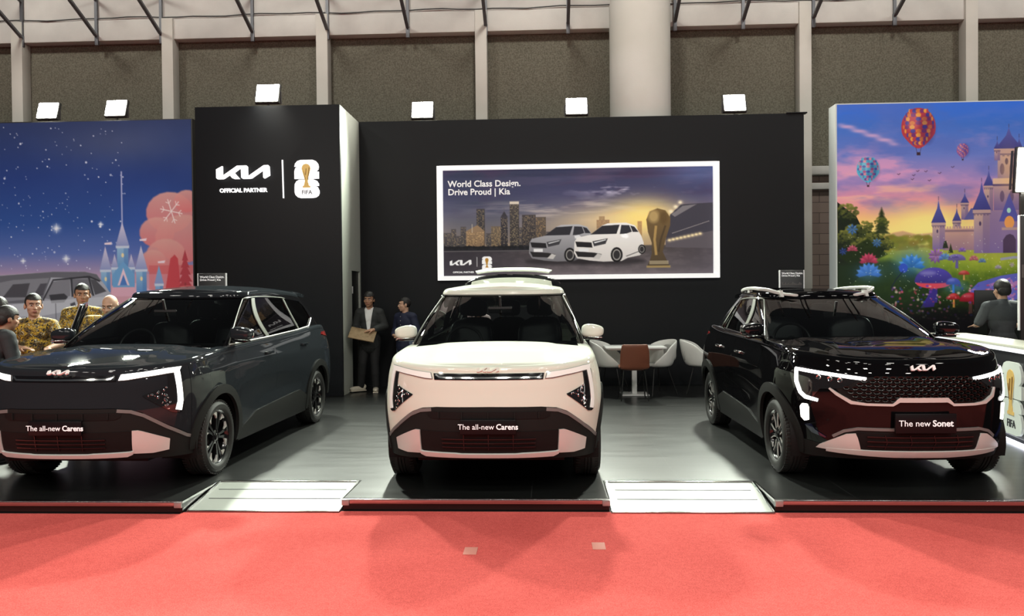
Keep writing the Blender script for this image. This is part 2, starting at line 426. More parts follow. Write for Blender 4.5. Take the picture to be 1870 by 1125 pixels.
def cabin(car, wind_y, wheel_x, rows, zf, belt, roof, halfw, tub):
    """seats, dashboard, steering wheel; all inside the body"""
    f = MB(); y0, y1 = tub
    f.box((0, (y0 + y1) / 2, zf), (halfw * 2 - .16, y1 - y0, .03))
    for s in (-1, 1): f.box((s * (halfw - .085), (y0 + y1) / 2, (zf + belt) / 2), (.03, y1 - y0, belt - zf))
    f.box((0, y0, (zf + belt - .1) / 2), (halfw * 2 - .2, .03, belt - .1 - zf))
    f.build('cabin_tub', CABIN, car)
    d = MB()
    d.prism([(wind_y + .16, belt - .02), (wind_y + .40, belt + .03), (wind_y + .62, belt + .015), (wind_y + .66, belt - .06), (wind_y + .55, belt - .3), (wind_y + .2, belt - .35)], -(halfw - .13), halfw - .13, 'x')
    d.build('dashboard', CABIN, car)
    s = MB(); M = Matrix.Translation((wheel_x, wind_y + .80, belt - .015)) @ Matrix.Rotation(math.radians(66), 4, 'X')
    s.tube([M @ Vector((.18 * math.cos(a), .18 * math.sin(a), 0)) for a in np.linspace(0, 2 * PI, 33)], .014, 8)
    for a in (0, PI, -PI / 2): s.bar(M @ Vector((0, 0, -.02)), M @ Vector((.18 * math.cos(a), .18 * math.sin(a), 0)), .035, .015)
    s.ell((0, 0, -.015), (.06, .05, .03), M=M); s.bar(M @ Vector((0, 0, -.02)), M @ Vector((0, 0, -.25)), .05, .05)
    s.build('steering_wheel', mat('steering_leather', (.02, .02, .022), .35), car)
    for y, xs, h in rows:
        for x in xs:
            b = MB(); B = Matrix.Translation((x, y, zf + .32)) @ Matrix.Rotation(math.radians(-14), 4, 'X')
            b.box((0, -.25, 0), (.48, .52, .16), .05, 3, Matrix.Translation((x, y, zf + .24)))
            b.ell((0, .03, .30), (.235, .075, .36), .45, .5, M=B)
            st = b.build('seat', SEAT, car)
            hb = MB(); hb.ell((0, .03, h), (.135, .055, .095), .5, .6, M=B)
            for q in (-1, 1): hb.bar(B @ Vector((q * .05, .03, .62)), B @ Vector((q * .05, .03, h)), .012, .012)
            hb.build('headrest', SEAT, st)
    m = MB(); m.box((0, 0, 0), (.23, .02, .065), .012, 2, Matrix.Translation((0, wind_y + .66, roof - .17)))
    m.bar((0, wind_y + .66, roof - .14), (0, wind_y + .62, roof - .04), .02, .02); m.build('rear_view_mirror', CABIN, car)

def side_mirror(car, s, x, y, z, m, glassface=True):
    b = MB(); M = Matrix.Translation((s * x, y, z)) @ Matrix.Rotation(s * -.12, 4, 'Z') @ Matrix.Rotation(s * .06, 4, 'Y')
    b.ell((0, 0, 0), (.104, .072, .063), .62, .62, 32, 18, M=M)
    for v in b.bm.verts:                            # the cap tapers towards its outer end
        l = M.inverted() @ v.co; k = 1 - .28 * max(0, s * l.x) / .11; l.z = (l.z - .01) * k + .01 if l.z > -.02 else l.z * (1 - .25 * max(0, s * l.x) / .11); v.co = M @ l
    c = b.build('side_mirror', m, car)
    k = MB(); k.ell((-s * .01, .0, -.068), (.095, .055, .016), .6, .6, M=M); k.bar(M @ Vector((-s * .06, .02, -.066)), Vector((s * (x - .20), y + .05, z - .085)), .05, .035, bevel=.012)
    k.build('mirror_base', GLOSS_BLACK, c)
    i = MB(); i.ell((s * .03, -.052, -.055), (.07, .012, .005), .7, .7, M=M); i.build('indicator_strip', CHROME, c)
    g = MB(); g.ell((0, .068, 0), (.09, .008, .05), .5, .6, M=M); g.build('mirror_glass', MIRROR_GL, c)
    return c

def wipers(car, up, side=-1):
    for x0, x1, v0 in ((-.52, .02, .01), (.12, .62, .01)):
        a = MB(); pts = []
        for t in np.linspace(0, 1, 9):
            x = x0 + (x1 - x0) * t; v = .015 + .045 * t * (1 - .3 * t)
            U = np.interp(abs(x), up.w(v) * np.sin(np.linspace(0, 1, 200) * PI / 2) ** (2 / up.nf), np.linspace(0, up.l1, 200)) * (1 if x > 0 else -1)
            p = up.pt(U, v) + up.nrm(U, v) * (.022 + .012 * math.sin(PI * t)); pts.append(p)
        a.tube(pts, .008, 6); a.tube([p - np.array((0, 0, .008)) for p in pts[1:]], .005, 4)
        a.build('wiper', GLOSS_BLACK, car)

def badge(car, w, y, z, tilt, m=None):
    b = MB(); flat_poly(b, sc2(WORDMARK, w), -.004, .010, Matrix.Translation((0, y, z)) @ Matrix.Rotation(tilt, 4, 'X'))
    return b.build('wordmark_badge', m or CHROME, car, angle=20)

def plate(car, y, z, w, h, a, b, size):
    p = MB(); p.box((0, y, z), (w, .022, h), .006); pl = p.build('name_plate', mat('plate_black', (.007, .006, .007), .35, spec=.2), car)
    t1 = text_obj('lettering', a, size, LETTER, pl, (0, 0, 0), align='LEFT'); t2 = text_obj('lettering', b, size, LETTER, pl, (0, 0, 0), align='LEFT', bold=size * .022)
    w1 = max(v.co.x for v in t1.data.vertices); w2 = max(v.co.x for v in t2.data.vertices); tot = w1 + size * .24 + w2
    for t, x in ((t1, -tot / 2), (t2, -tot / 2 + w1 + size * .24)): t.location = (x, y - .0115, z); t.rotation_euler = (PI / 2, 0, 0)
    zc = [v.co.y for v in t1.data.vertices]; return pl
BADGE = mat('silver_white_badge', (.88, .88, .88), .3, 0, .8)
def ellipse_bump(y, z, cy, cz, sy, sz, a): return a * np.exp(-((y - cy) / sy) ** 2 - ((z - cz) / sz) ** 2)

def car_common(car, lo, up, P):
    """everything both body styles share; P holds the style's numbers"""
    paint, g = P['paint'], .0025
    yw1, yw2, zw, R = P['axle1'], P['axle2'], P['R'] + .005, P['arch']
    zb = P['sill']
    def arc(yw, a0, a1, n=26): return [(lo.uy(yw + R * math.cos(a)), zw + R * math.sin(a)) for a in np.linspace(a0, a1, n)]
    uA = lo.uy(P['seam_f']); u1, u2, u3 = (lo.uy(v) for v in P['doors']); uE = lo.U - .54
    # --- painted front cover, with the hood edge as its top
    low = P['fascia_low']                          # from the centre outwards (u, z)
    patch('bumper_cover', lo, [(-u, z) for u, z in low[::-1]] + low[1:] + lo.tops(uA - g, -uA + g, 60), paint, car, res=.045)
    zA = low[-1][1]
    aL = PI - math.asin((zA - zw) / R); aR = math.asin((zb - zw) / R)
    yR0 = yw1 + R * math.cos(aR)
    both('fender', lo, [(uA + g, zA)] + arc(yw1, aL, aR) + [(u1 - g, zb)] + lo.tops(u1 - g, uA + g, 20), paint, car, res=.045)
    both('front_door', lo, [(u1 + g, zb), (u2 - g, zb)] + lo.tops(u2 - g, u1 + g, 16), paint, car, res=.05)
    yr = np.interp(u3, lo.u0, lo.y0); a3 = math.acos((yr - yw2) / R)
    both('rear_door', lo, [(u2 + g, zb)] + arc(yw2, PI - aR, a3) + lo.tops(u3 - g, u2 + g, 16), paint, car, res=.05)
    aE = math.asin((P['rear_low'] - zw) / R)
    both('rear_quarter', lo, arc(yw2, a3 - .006, aE)+ [(uE - g, P['rear_low'])] + lo.tops(uE - g, u3 + g, 16), paint, car, res=.05)
    # --- dark lower bumper
    uB = lo.uy(yw1 - R - .005)
    dl = P['dark_low']
    patch('lower_bumper', lo, [(-u, z) for u, z in dl[::-1]] + dl[1:] + [(uB, zA)] + [(u, z - .004) for u, z in low[::-1]] + [(-u, z - .004) for u, z in low[1:]] + [(-uB, zA)], CLADDING, car, off=.004, res=.045)
    # --- wheel arch and sill cladding
    Ra, Rb = R - .006, R + P['clad']
    for yw, z0, z1 in ((yw1, P['arch_z0'], zb), (yw2, zb, P['rear_low'])):
        A0, A1 = PI - math.asin((z0 - zw) / Ra), math.asin((z1 - zw) / Ra); B0, B1 = PI - math.asin((z0 - zw) / Rb), math.asin((z1 - zw) / Rb)
        ring = [(lo.uy(yw + Ra * math.cos(a)), zw + Ra * math.sin(a)) for a in np.linspace(A0, A1, 40)] + [(lo.uy(yw + Rb * math.cos(a)), zw + Rb * math.sin(a)) for a in np.linspace(B1, B0, 40)]
        both('arch_cladding', lo, ring, CLADDING, car, off=.016, depth=.03, res=.05)
    ys = yw1 + math.sqrt(R * R - (zb - zw) ** 2) + P['clad'] - .02; ye = yw2 - math.sqrt(R * R - (zb - zw) ** 2) - P['clad'] + .02
    zs0, zs1 = P['sill_strip']
    both('sill_cladding', lo, [(lo.uy(ys), zb - .02), (lo.uy(ye), zb - .02), (lo.uy(ye), zs0 + .06), (lo.uy(ye - .25), zs1 + .05), (lo.uy(ys + .40), zs1), (lo.uy(ys + .1), zs0 + .02), (lo.uy(ys), zs0 - .03)], CLADDING, car, off=.012, res=.05)
    # --- top of the body: hood, cowl, shoulder ledge
    uu = np.unique(np.r_[np.linspace(0, lo.uy(P['hood_end']), 60), lo.uy(P['hood_end'])])
    def rim(us):
        p = lo.pt(us, lo.top(us)); q = np.array([lo.pt(us - .004, lo.top(us - .004)), lo.pt(us + .004, lo.top(us + .004))]); d = q[1] - q[0]
        n = np.stack([d[:, 1], -d[:, 0]], -1); n /= np.linalg.norm(n, axis=1, keepdims=True); n[np.abs(us) < 1e-6] = (0, -1); p[np.abs(us) < 1e-6, 0] = 0
        return p, n
    r = P['edge_r']
    p, n = rim(uu); rows = deck(p, n, r, P['crown'], P.get('hood_feat'), 7, 22); grid_mesh('hood', rows, paint, car)
    uc = np.linspace(lo.uy(P['hood_end']) + .004, lo.uy(P['hood_end'] + .40), 14)
    p, n = rim(uc); rows = deck(p, n, r, P['crown'], None, 7, 22); rows[:, :, 2] -= .004
    k = rows.shape[1]; rows[:, 8:k - 8, 2] -= .012; grid_mesh('cowl_panel', rows[:, 7:k - 7], DARK_PLASTIC, car)
    ul = np.linspace(lo.uy(P['hood_end']) + .002, lo.U, 90)
    p, n = rim(ul); rows = deck(p, n, r, P['crown'], None, 7, inset=P['ledge'])
    led = grid_mesh('shoulder_panel', rows, paint, car); rows[:, :, 0] *= -1; grid_mesh('shoulder_panel', rows, paint, car, True)
    # --- glasshouse
    Ue = up.l1 + up.l2 + .30
    W = [[up.S(*q) for q in w] for w in P['windows']]; Ww = P['windscreen']
    front = [(-a, b) for a, b in Ww[::-1]] + Ww
    holes = [front] + W + [[(-a, b) for a, b in w][::-1] for w in W]
    patch('pillar_frame', up, [(-Ue, 0), (Ue, 0), (Ue, 1), (-Ue, 1)], GLOSS_BLACK, car, depth=.03, res=.06, holes=holes)
    gl = lambda w, e=.006: w
    patch('windscreen', up, front, GLASS_F, car, off=-.006, res=.07, skirt=False)
    for w, sw in zip(W, P['win_names']): both(sw, up, w, GLASS_S, car, off=-.006, res=.08, skirt=False)
    FR = mat('satin_grey_window_frame', (.19, .20, .175), .38)  # frame colour; on the white car its pale tone also imitates pillar highlights
    w0, w1, w2 = P['windows']; o_ = .013
    both('window_frame', up, stripe([up.S(y, z) for y, z in ((w0[0][0] - .018, w0[0][1] - .004), (w0[3][0] - .014, w0[3][1] + .004), (w0[3][0] + .03, w0[3][1] + o_), (w0[2][0] + .02, w0[2][1] + o_), (w1[3][0], w1[3][1] + o_), (w1[2][0], w1[2][1] + o_), (w2[-1][0] + .02, w2[-1][1] + .008))], [.020, .020, .018, .018, .018, .016, .010]), FR, car, off=.006, res=.05)
    for a_, b_ in ((w0, w1), (w1, w2)):
        q_ = .0 if b_ is w1 else .012
        both('window_post', up, [up.S(*v) for v in ((a_[1][0] + .012 + q_, a_[1][1]), (b_[0][0] - .012 - q_, b_[0][1]), (b_[-1][0] - .012 - q_, b_[-1][1]), (a_[2][0] + .012 + q_, a_[2][1]))], FR, car, off=.005, res=.05)
    # roof
    ur = np.linspace(0, up.U, 130); pr = up.pt(ur, np.ones_like(ur)); pr[0, 0] = 0; pr[-1, 0] = 0
    d = np.gradient(pr[:, :2], axis=0); nr = np.stack([d[:, 1], -d[:, 0]], -1); nr /= np.linalg.norm(nr, axis=1, keepdims=True); nr[0] = (0, -1); nr[-1] = (0, 1)
    rows = deck(pr, nr, P['roof_r'], P['roof_crown'], None, 7, 16)
    grid_mesh('roof', rows, paint, car)
    rows2 = rows.copy(); rows2[:, :, 2] -= .03; rows2[:, :, 0] *= .985; grid_mesh('headliner', rows2[6:-6, 4:-4], mat('headliner_fabric', (.03, .03, .03), .9), car)
    # --- bright line along the foot of the side windows
    for sg in (1, -1):
        b = MB(); b.tube([up.pt(sg * a, v) + up.nrm(sg * a, v) * .004 for a, v in P['belt_line'](up)], .008, 6); b.build('belt_moulding', P['belt_mat'], car)
    # --- tail
    H = None
    if P['open_gate']:
        hy, hz = float(up.yR(1.)) + .02, float(up.zt(up.yR(1.))) + .02
        H = Matrix.Translation((0, hy, hz)) @ Matrix.Rotation(math.radians(P['open_gate']), 4, 'X') @ Matrix.Translation((0, -hy, -hz))
    tp = lambda ua, ub, n=24: lo.tops(ua, ub, n)
    zt0 = P['gate_low']
    gate = patch('tailgate', lo, [[(uE + g, zt0), (lo.U, zt0)] + tp(lo.U, uE + g), [(-lo.U, zt0), (-uE - g, zt0)] + tp(-uE - g, -lo.U)], paint, car, res=.06, M=H)
    rg = patch('rear_glass', up, [[(Ue, .02), (up.U, .02), (up.U, 1), (Ue, 1)], [(-up.U, .02), (-Ue, .02), (-Ue, 1), (-up.U, 1)]], GLOSS_BLACK, gate, res=.06, M=H)
    sp = MB(); ys_ = float(up.yR(1.)); zs_ = float(up.zt(up.yR(1.)))
    hw = float(up.w(1.)) * .86
    for i in range(1):
        R_ = []
        for y_, zt_, zb_, k in ((ys_ - .12, .125, .10, 1.0), (ys_ + .02, .115, .06, 1.0), (ys_ + .16, .090, .055, .97), (ys_ + .24, .062, .05, .94)):
            top = [Vector((hw * k * q, y_ - .05 * abs(q) ** 2.5, zs_ + zt_ * (1 - .55 * abs(q) ** 2.4) + .01)) for q in np.linspace(-1, 1, 21)]
            bot = [Vector((hw * k * q, y_ - .05 * abs(q) ** 2.5, zs_ + zb_ * (1 - .55 * abs(q) ** 2.4) - .012)) for q in np.linspace(1, -1, 21)]
            R_.append(top + bot)
        if H: R_ = [[H @ v for v in q] for q in R_]
        sp.rings(R_)
    sp.build('roof_spoiler', paint, gate)
    uT = lo.uy(P['tail_lamp'][0]); zt_lo, zt_hi = P['tail_lamp'][1:]
    both('tail_lamp', lo, [(uT, (zt_lo + zt_hi) / 2 + .03), (uE - .01, zt_lo), (uE - .01, zt_hi), (uT + .05, zt_hi - .01)], RED_LENS, car, off=.008, res=.05)
    zr = P['rear_low']
    patch('rear_bumper', lo, [[(uE, zr - .02), (lo.U, zr - .02), (lo.U, zt0 - .006), (uE, zt0 - .006)], [(-lo.U, zr - .02), (-uE, zr - .02), (-uE, zt0 - .006), (-lo.U, zt0 - .006)]], CLADDING, car, res=.06)
    # --- underside and wheel housings
    L = lo.L; b = MB()
    b.box((0, L / 2, zb + .06), (1.16, L - .5, .10)); b.box((0, (yw1 + yw2) / 2, zb + .05), (1.6, yw2 - yw1 - 2 * R - .06, .08))
    b.build('underbody', DARK_PLASTIC, car)
    for yw in (yw1, yw2):
        for sg in (1, -1):
            l = MB(); n_ = 22; Ro = R + .012
            ring = lambda x: [Vector((sg * x, yw + Ro * math.cos(a), zw + Ro * math.sin(a))) for a in np.linspace(-.3, PI + .3, n_)]
            l.rings([ring(.56), ring(P['W'] - .035)], cap=False, closed=False)
            l.rings([[Vector((sg * .56, yw, zw))] * n_, ring(.56)], cap=False, closed=False)
            bmesh.ops.remove_doubles(l.bm, verts=l.bm.verts, dist=1e-5); l.build('wheel_housing', DARK_PLASTIC, car)
            wheel(car, sg * (P['W'] - P['tyre_w'] / 2 - .012), yw, P['R'], P['rim'], P['tyre_w'], sg, P['style'])
            dk = MB(); dk.lathe([(.001, 0), (.14, 0), (.14, .02), (.001, .02)], 24, Matrix.Translation((sg * (P['W'] - .17), yw, P['R'])) @ Matrix.Rotation(PI / 2, 4, 'Y')); dk.build('brake_disc', mat('brake_steel', (.04, .04, .04), .5, .1), car)
    # handles
    for hy_, hz_ in P['handles']:
        for sg in (1, -1):
            q = lo.pt(sg * lo.uy(hy_), hz_); nn = lo.nrm(sg * lo.uy(hy_), hz_)
            h = MB(); h.box((q[0] + nn[0] * .022, hy_, hz_), (.016, .20, .026), .007, 2)
            for e in (-.08, .08): h.box((q[0] + nn[0] * .008, hy_ + e, hz_), (.03, .03, .022), .005)
            h.build('door_handle', P['handle_mat'], car)
    for sg in (1, -1): side_mirror(car, sg, *P['mirror'], P['mirror_mat'])
    wipers(car, up)
    cabin(car, P['ws_y'], P['steer_x'], P['seats'], .34, P['belt'], P['roof_z'], P['W'], P['tub'])

def mpv(name, label, loc, rz, paint, open_gate=0., led=LED, group=None):
    car = thing(name, label, 'car', loc, rz, group)
    W = .90; L = 4.54
    zs = smooth_tab([0, .3, .7, 1.2, 2, 3, 3.9, 4.54], [.955, .985, 1.02, 1.052, 1.072, 1.10, 1.15, 1.15], .25)
    yf = smooth_tab([.2, .30, .40, .55, .68, .80, .90, .955, 1.05], [.13, .05, .015, .0, .0, .022, .035, .055, .09], .07)
    yr = smooth_tab([.25, .45, .6, .9, 1.2], [.10, .02, 0, .02, .09], .1)
    wz = smooth_tab([.15, .30, .45, .6, .75, .90, 1.0, 1.1, 1.2], [.935, .972, .988, .998, 1., .985, .962, .925, .88], .12)
    def side(y, z):
        b = ellipse_bump(y, z, .88, .62, .50, .40, .018) + ellipse_bump(y, z, 3.66, .68, .52, .42, .020)
        b = b - ellipse_bump(y, z, 2.3, .60, .75, .13, .030) + ellipse_bump(y, z, 2.4, .92, 1.6, .05, .008)
        return b
    lo = Lower(L, W, .75, 2.5, .45, 2.8, zs, yf, yr, wz, side)
    up = Upper(lambda v: 1.0 + .95 * v - .05 * np.sin(PI * v), lambda v: 4.42 - .33 * v + .03 * np.sin(PI * v), lambda v: .80 - .165 * v ** 1.25, .30, 2.5, .34, 2.6,
               lambda y: zs(y) + .025, smooth_tab([1.5, 1.95, 2.6, 3.4, 4.1, 4.5], [1.552, 1.56, 1.59, 1.585, 1.545, 1.52], .3), .07)
    F = lambda x, z: (lo.ux(x), z); S = lambda y, z: (lo.uy(y), z)
    uA = lo.uy(.44)
    low = [(0, .70), F(.40, .696), F(.52, .684), F(.60, .652), F(.74, .54), F(.83, .452), (uA - .0025, .41)]
    dl = [(0, .298), F(.30, .298), F(.54, .285), F(.75, .27), S(.44, .262), (lo.uy(.88 - .385 - .005), .262)]
    P = dict(paint=paint, W=W, axle1=.88, axle2=3.66, R=.326, arch=.385, rim=.235, tyre_w=.215, sill=.235, seam_f=.44, doors=(1.30, 2.30, 3.44), seam_r=L - .30, rear_low=.32,
             fascia_low=low, dark_low=dl, clad=.072, arch_z0=.30, sill_strip=(.33, .44), hood_end=1.02, edge_r=.048, ledge=.075,
             crown=smooth_tab([0, .15, .5, 1.0, 1.6, 4.6], [0, .022, .040, .044, .03, .03], .12),
             hood_feat=lambda x, y: .010 * (1 / (1 + math.exp((abs(x) - .50) / .018))) * min(1, max(0, (y - .12) / .35)) - 0.,
             windows=[[(1.31, 1.122), (2.235, 1.145), (2.195, 1.545), (2.06, 1.535)], [(2.345, 1.148), (3.29, 1.18), (3.12, 1.54), (2.305, 1.55)], [(3.37, 1.185), (3.74, 1.205), (3.93, 1.29), (3.86, 1.45), (3.77, 1.505), (3.21, 1.535)]],
             win_names=['front_side_glass', 'rear_side_glass', 'quarter_glass'], windscreen=[(.735, .055), (.755, .975)],
             roof_r=.055, roof_crown=smooth_tab([1.8, 2.0, 2.5, 3.4, 4.2], [.012, .03, .05, .05, .03], .2),
             belt_line=lambda u: [u.S(y, z) for y, z in zip(np.linspace(1.30, 3.74, 24), np.interp(np.linspace(1.30, 3.74, 24), [1.30, 2.3, 3.3, 3.74], [1.112, 1.136, 1.170, 1.195]))] + [u.S(3.86, 1.25), u.S(3.95, 1.29)],
             belt_mat=SATIN_SILVER, open_gate=open_gate, gate_low=.62, tail_lamp=(3.98, .98, 1.12), style='mpv', handles=((2.10, .985), (3.20, 1.005)), handle_mat=paint, mirror=(.878, 1.40, 1.212), mirror_mat=paint,
             ws_y=1.0, steer_x=-.37, seats=((2.35, (-.37, .37), .80), (3.25, (-.40, 0, .40), .77)), belt=1.09, roof_z=1.58, tub=(1.25, 4.1))
    car_common(car, lo, up, P)
    # --- face: slim grille slot between the bent lamps
    patch('grille_slot', lo, [F(-.425, .900), F(.425, .900), F(.438, .948), F(-.438, .948)], GLOSS_BLACK, car, off=.004, res=.05)
    patch('chrome_strip', lo, stripe([F(-.418, .940), F(-.385, .917), (0, .915), F(.385, .917), F(.418, .940)], .013), CHROME, car, off=.010, res=.05)
    for s in (1, -1):
        T = lambda P_: [(s * u, z) for u, z in P_][::s]
        bar = [F(.445, .908), F(.50, .911), F(.60, .926), F(.745, .946), F(.80, .952), F(.815, .990), F(.745, .984), F(.60, .963), F(.462, .950)]
        h = patch('headlamp', lo, T([F(.598, .782), F(.605, .770), F(.765, .632), F(.795, .626), F(.812, .64), F(.815, .955), F(.745, .945), F(.745, .845)]), LENS_DARK, car, off=.006, res=.035)
        patch('lamp_bezel', lo, T([F(.440, .905), F(.50, .906), F(.60, .921), F(.745, .941), F(.80, .946), F(.82, .994), F(.745, .987), F(.60, .966), F(.458, .953)]), mat('grey_lamp_bezel', (.16, .16, .145), .3), h, off=.006, res=.03)
        patch('led_bar', lo, T(bar), led, h, off=.012, res=.03)
        patch('led_bar', lo, T(stripe([F(.792, .955), F(.797, .84), F(.80, .72), F(.792, .648)], [.050, .044, .044, .050])), led, h, off=.012, res=.03)
        for i, (x, z, w) in enumerate(((.655, .785, .018), (.69, .80, .02), (.69, .762, .02), (.73, .735, .026), (.73, .775, .022), (.735, .695, .022), (.715, .718, .014), (.722, .815, .014), (.735, .835, .014), (.745, .665, .014), (.712, .785, .012), (.635, .778, .012), (.672, .775, .010), (.742, .752, .012), (.752, .715, .014))):
            q = lo.pt(s * lo.ux(x), z) + lo.nrm(s * lo.ux(x), z) * .004; nn = Vector(lo.nrm(s * lo.ux(x), z)); M = Matrix.Translation(q) @ nn.to_track_quat('Z', 'Y').to_matrix().to_4x4() @ Matrix.Rotation(i * .7, 4, 'Z')
            MB().box((0, 0, .002), (w * 1.3, w * .8, .008), .003, 1, M).build('lamp_reflector', REFLECTOR, h)
        patch('skid_corner', lo, T([F(.537, .335), F(.66, .326), F(.748, .338), F(.752, .425), F(.60, .506), F(.575, .515), F(.537, .515)]), SATIN_SILVER, car, off=.016, res=.04, depth=.03)
        patch('bumper_trim_line', lo, T(stripe([F(.44, .675), F(.53, .664), F(.61, .628), F(.74, .520), F(.83, .430), F(.868, .392)], .026)), mat('grey_bumper_trim', (.16, .16, .155), .4), car, off=.009, res=.04)
    patch('upper_intake', lo, [F(-.43, .607), F(.43, .607), F(.465, .625), F(.475, .662), F(-.475, .662), F(-.465, .625)], DARK_PLASTIC, car, off=.008, res=.05)
    for x in (-.38, -.20, 0, .20, .38): patch('intake_rib', lo, [F(x - .004, .609), F(x + .004, .609), F(x + .004, .660), F(x - .004, .660)], CLADDING, car, off=.016, res=.05)
    patch('lower_intake', lo, [F(-.528, .362), F(.528, .362), F(.528, .512), F(-.528, .512)], DARK_PLASTIC, car, off=.008, res=.06)
    for z in (.395, .425, .455): patch('intake_slat', lo, [F(-.36, z - .004), F(.36, z - .004), F(.36, z + .004), F(-.36, z + .004)], GLOSS_BLACK, car, off=.018, res=.06)
    for x in (-.19, 0, .19): patch('intake_rib', lo, [F(x - .004, .37), F(x + .004, .37), F(x + .004, .49), F(x - .004, .49)], GLOSS_BLACK, car, off=.015, res=.06)
    patch('skid_plate', lo, [F(-.50, .314), F(.50, .314), F(.538, .330), F(.545, .357), F(.52, .350), F(.26, .346), F(.22, .342), F(-.22, .342), F(-.26, .346), F(-.52, .350), F(-.545, .357), F(-.538, .330)], SATIN_SILVER, car, off=.022, res=.05, depth=.03)
    plate(car, -.028, .553, .425, .112, 'The all-new', 'Carens', .058)
    return car, lo, up

def suv(name, label, loc, rz, paint):
    car = thing(name, label, 'car', loc, rz)
    W = .895; L = 3.995
    zs = smooth_tab([0, .3, .7, 1.2, 2, 3, 3.6, 4.0], [.965, 1.01, 1.04, 1.062, 1.075, 1.09, 1.12, 1.12], .22)
    yf = smooth_tab([.2, .28, .36, .5, .66, .80, .90, .97, 1.05], [.13, .06, .02, .01, .0, .0, .012, .035, .08], .07)
    yr = smooth_tab([.25, .45, .6, .9, 1.2], [.10, .02, 0, .02, .09], .1)
    wz = smooth_tab([.15, .30, .45, .6, .75, .90, 1.0, 1.1, 1.2], [.93, .968, .985, .998, 1., .985, .962, .922, .88], .12)
    def side(y, z):
        b = ellipse_bump(y, z, .80, .64, .46, .34, .024) + ellipse_bump(y, z, 3.30, .70, .48, .36, .030)
        return b - ellipse_bump(y, z, 2.05, .58, .62, .13, .034) + ellipse_bump(y, z, 2.1, .90, 1.3, .05, .010)
    lo = Lower(L, W, .80, 2.45, .45, 2.7, zs, yf, yr, wz, side)
    up = Upper(lambda v: 1.08 + .92 * v - .05 * np.sin(PI * v), lambda v: 3.86 - .42 * v + .03 * np.sin(PI * v), lambda v: .79 - .175 * v ** 1.25, .30, 2.5, .34, 2.6,
               lambda y: zs(y) + .025, smooth_tab([1.5, 2.0, 2.5, 3.0, 3.5, 4.], [1.49, 1.505, 1.53, 1.52, 1.475, 1.44], .3), .08)
    F = lambda x, z: (lo.ux(x), z); S = lambda y, z: (lo.uy(y), z)
    uA = lo.uy(.40)
    low = [(0, .505), F(.35, .505), F(.46, .500), F(.55, .455), F(.64, .375), F(.70, .352), F(.80, .372), (uA - .0025, .385)]
    dl = [(0, .250), F(.40, .250), F(.65, .240), S(.40, .235), (lo.uy(.80 - .375 - .005), .235)]
    P = dict(paint=paint, W=W, axle1=.80, axle2=3.30, R=.318, arch=.375, rim=.215, tyre_w=.215, sill=.23, seam_f=.40, doors=(1.22, 2.25, 3.08), seam_r=L - .28, rear_low=.32,
             fascia_low=low, dark_low=dl, clad=.075, arch_z0=.25, sill_strip=(.33, .42), hood_end=1.08, edge_r=.055, ledge=.075,
             crown=smooth_tab([0, .12, .4, 1.0, 1.6, 4.6], [0, .014, .024, .03, .025, .025], .12),
             hood_feat=lambda x, y: .016 * (1 / (1 + math.exp((abs(x) - .52 - .08 * y) / .016))) * min(1, max(0, (y - .10) / .30)) - .008 * (1 / (1 + math.exp((abs(x) - .30 - .1 * y) / .02))) * min(1, max(0, (y - .2) / .4)),
             windows=[[(1.36, 1.118), (2.20, 1.136), (2.22, 1.486), (2.11, 1.480)], [(2.30, 1.138), (3.00, 1.15), (2.87, 1.474), (2.33, 1.485)], [(3.06, 1.152), (3.26, 1.158), (3.08, 1.43), (2.92, 1.465)]],
             win_names=['front_side_glass', 'rear_side_glass', 'quarter_glass'], windscreen=[(.735, .05), (.755, .975)],
             roof_r=.042, roof_crown=smooth_tab([1.9, 2.1, 2.5, 3.0, 3.7], [.01, .02, .028, .028, .02], .2),
             belt_line=lambda u: [u.S(y, z) for y, z in zip(np.linspace(1.42, 3.26, 24), np.interp(np.linspace(1.42, 3.26, 24), [1.42, 2.2, 3.0, 3.26], [1.108, 1.127, 1.143, 1.148]))] + [u.S(3.30, 1.16), u.S(3.10, 1.40)],
             belt_mat=CHROME, open_gate=0, gate_low=.60, tail_lamp=(3.52, .98, 1.10), style='suv', handles=((1.98, .955), (2.82, .965)), handle_mat=CHROME, mirror=(.90, 1.40, 1.205), mirror_mat=GLOSS_BLACK,
             ws_y=1.08, steer_x=-.37, seats=((2.15, (-.37, .37), .76), (2.95, (-.38, .38), .70)), belt=1.09, roof_z=1.50, tub=(1.3, 3.6))
    car_common(car, lo, up, P)
    # --- face: wide mesh grille, bracket-shaped lamps, bright lower frame
    mesh_m = mat('satin_black_mesh', (.006, .006, .006), .22, spec=.35)
    gr = patch('grille', lo, [F(-.45, .70), F(-.24, .70), F(-.19, .735), F(.19, .735), F(.24, .70), F(.45, .70), F(.56, .745), F(.60, .80), F(.50, .845), F(.42, .885), F(.30, .898), F(-.30, .898), F(-.42, .885), F(-.50, .845), F(-.60, .80), F(-.56, .745)], DARK_PLASTIC, car, off=.004, res=.05)
    poly = [(-.56, .745), (-.45, .70), (-.24, .70), (-.19, .735), (.19, .735), (.24, .70), (.45, .70), (.56, .745), (.60, .80), (.42, .885), (.30, .898), (-.30, .898), (-.42, .885), (-.60, .80)]
    b = MB(); bm_rows = [(.720, 0), (.748, .5), (.776, 0), (.804, .5), (.832, 0), (.860, .5), (.884, 0)]
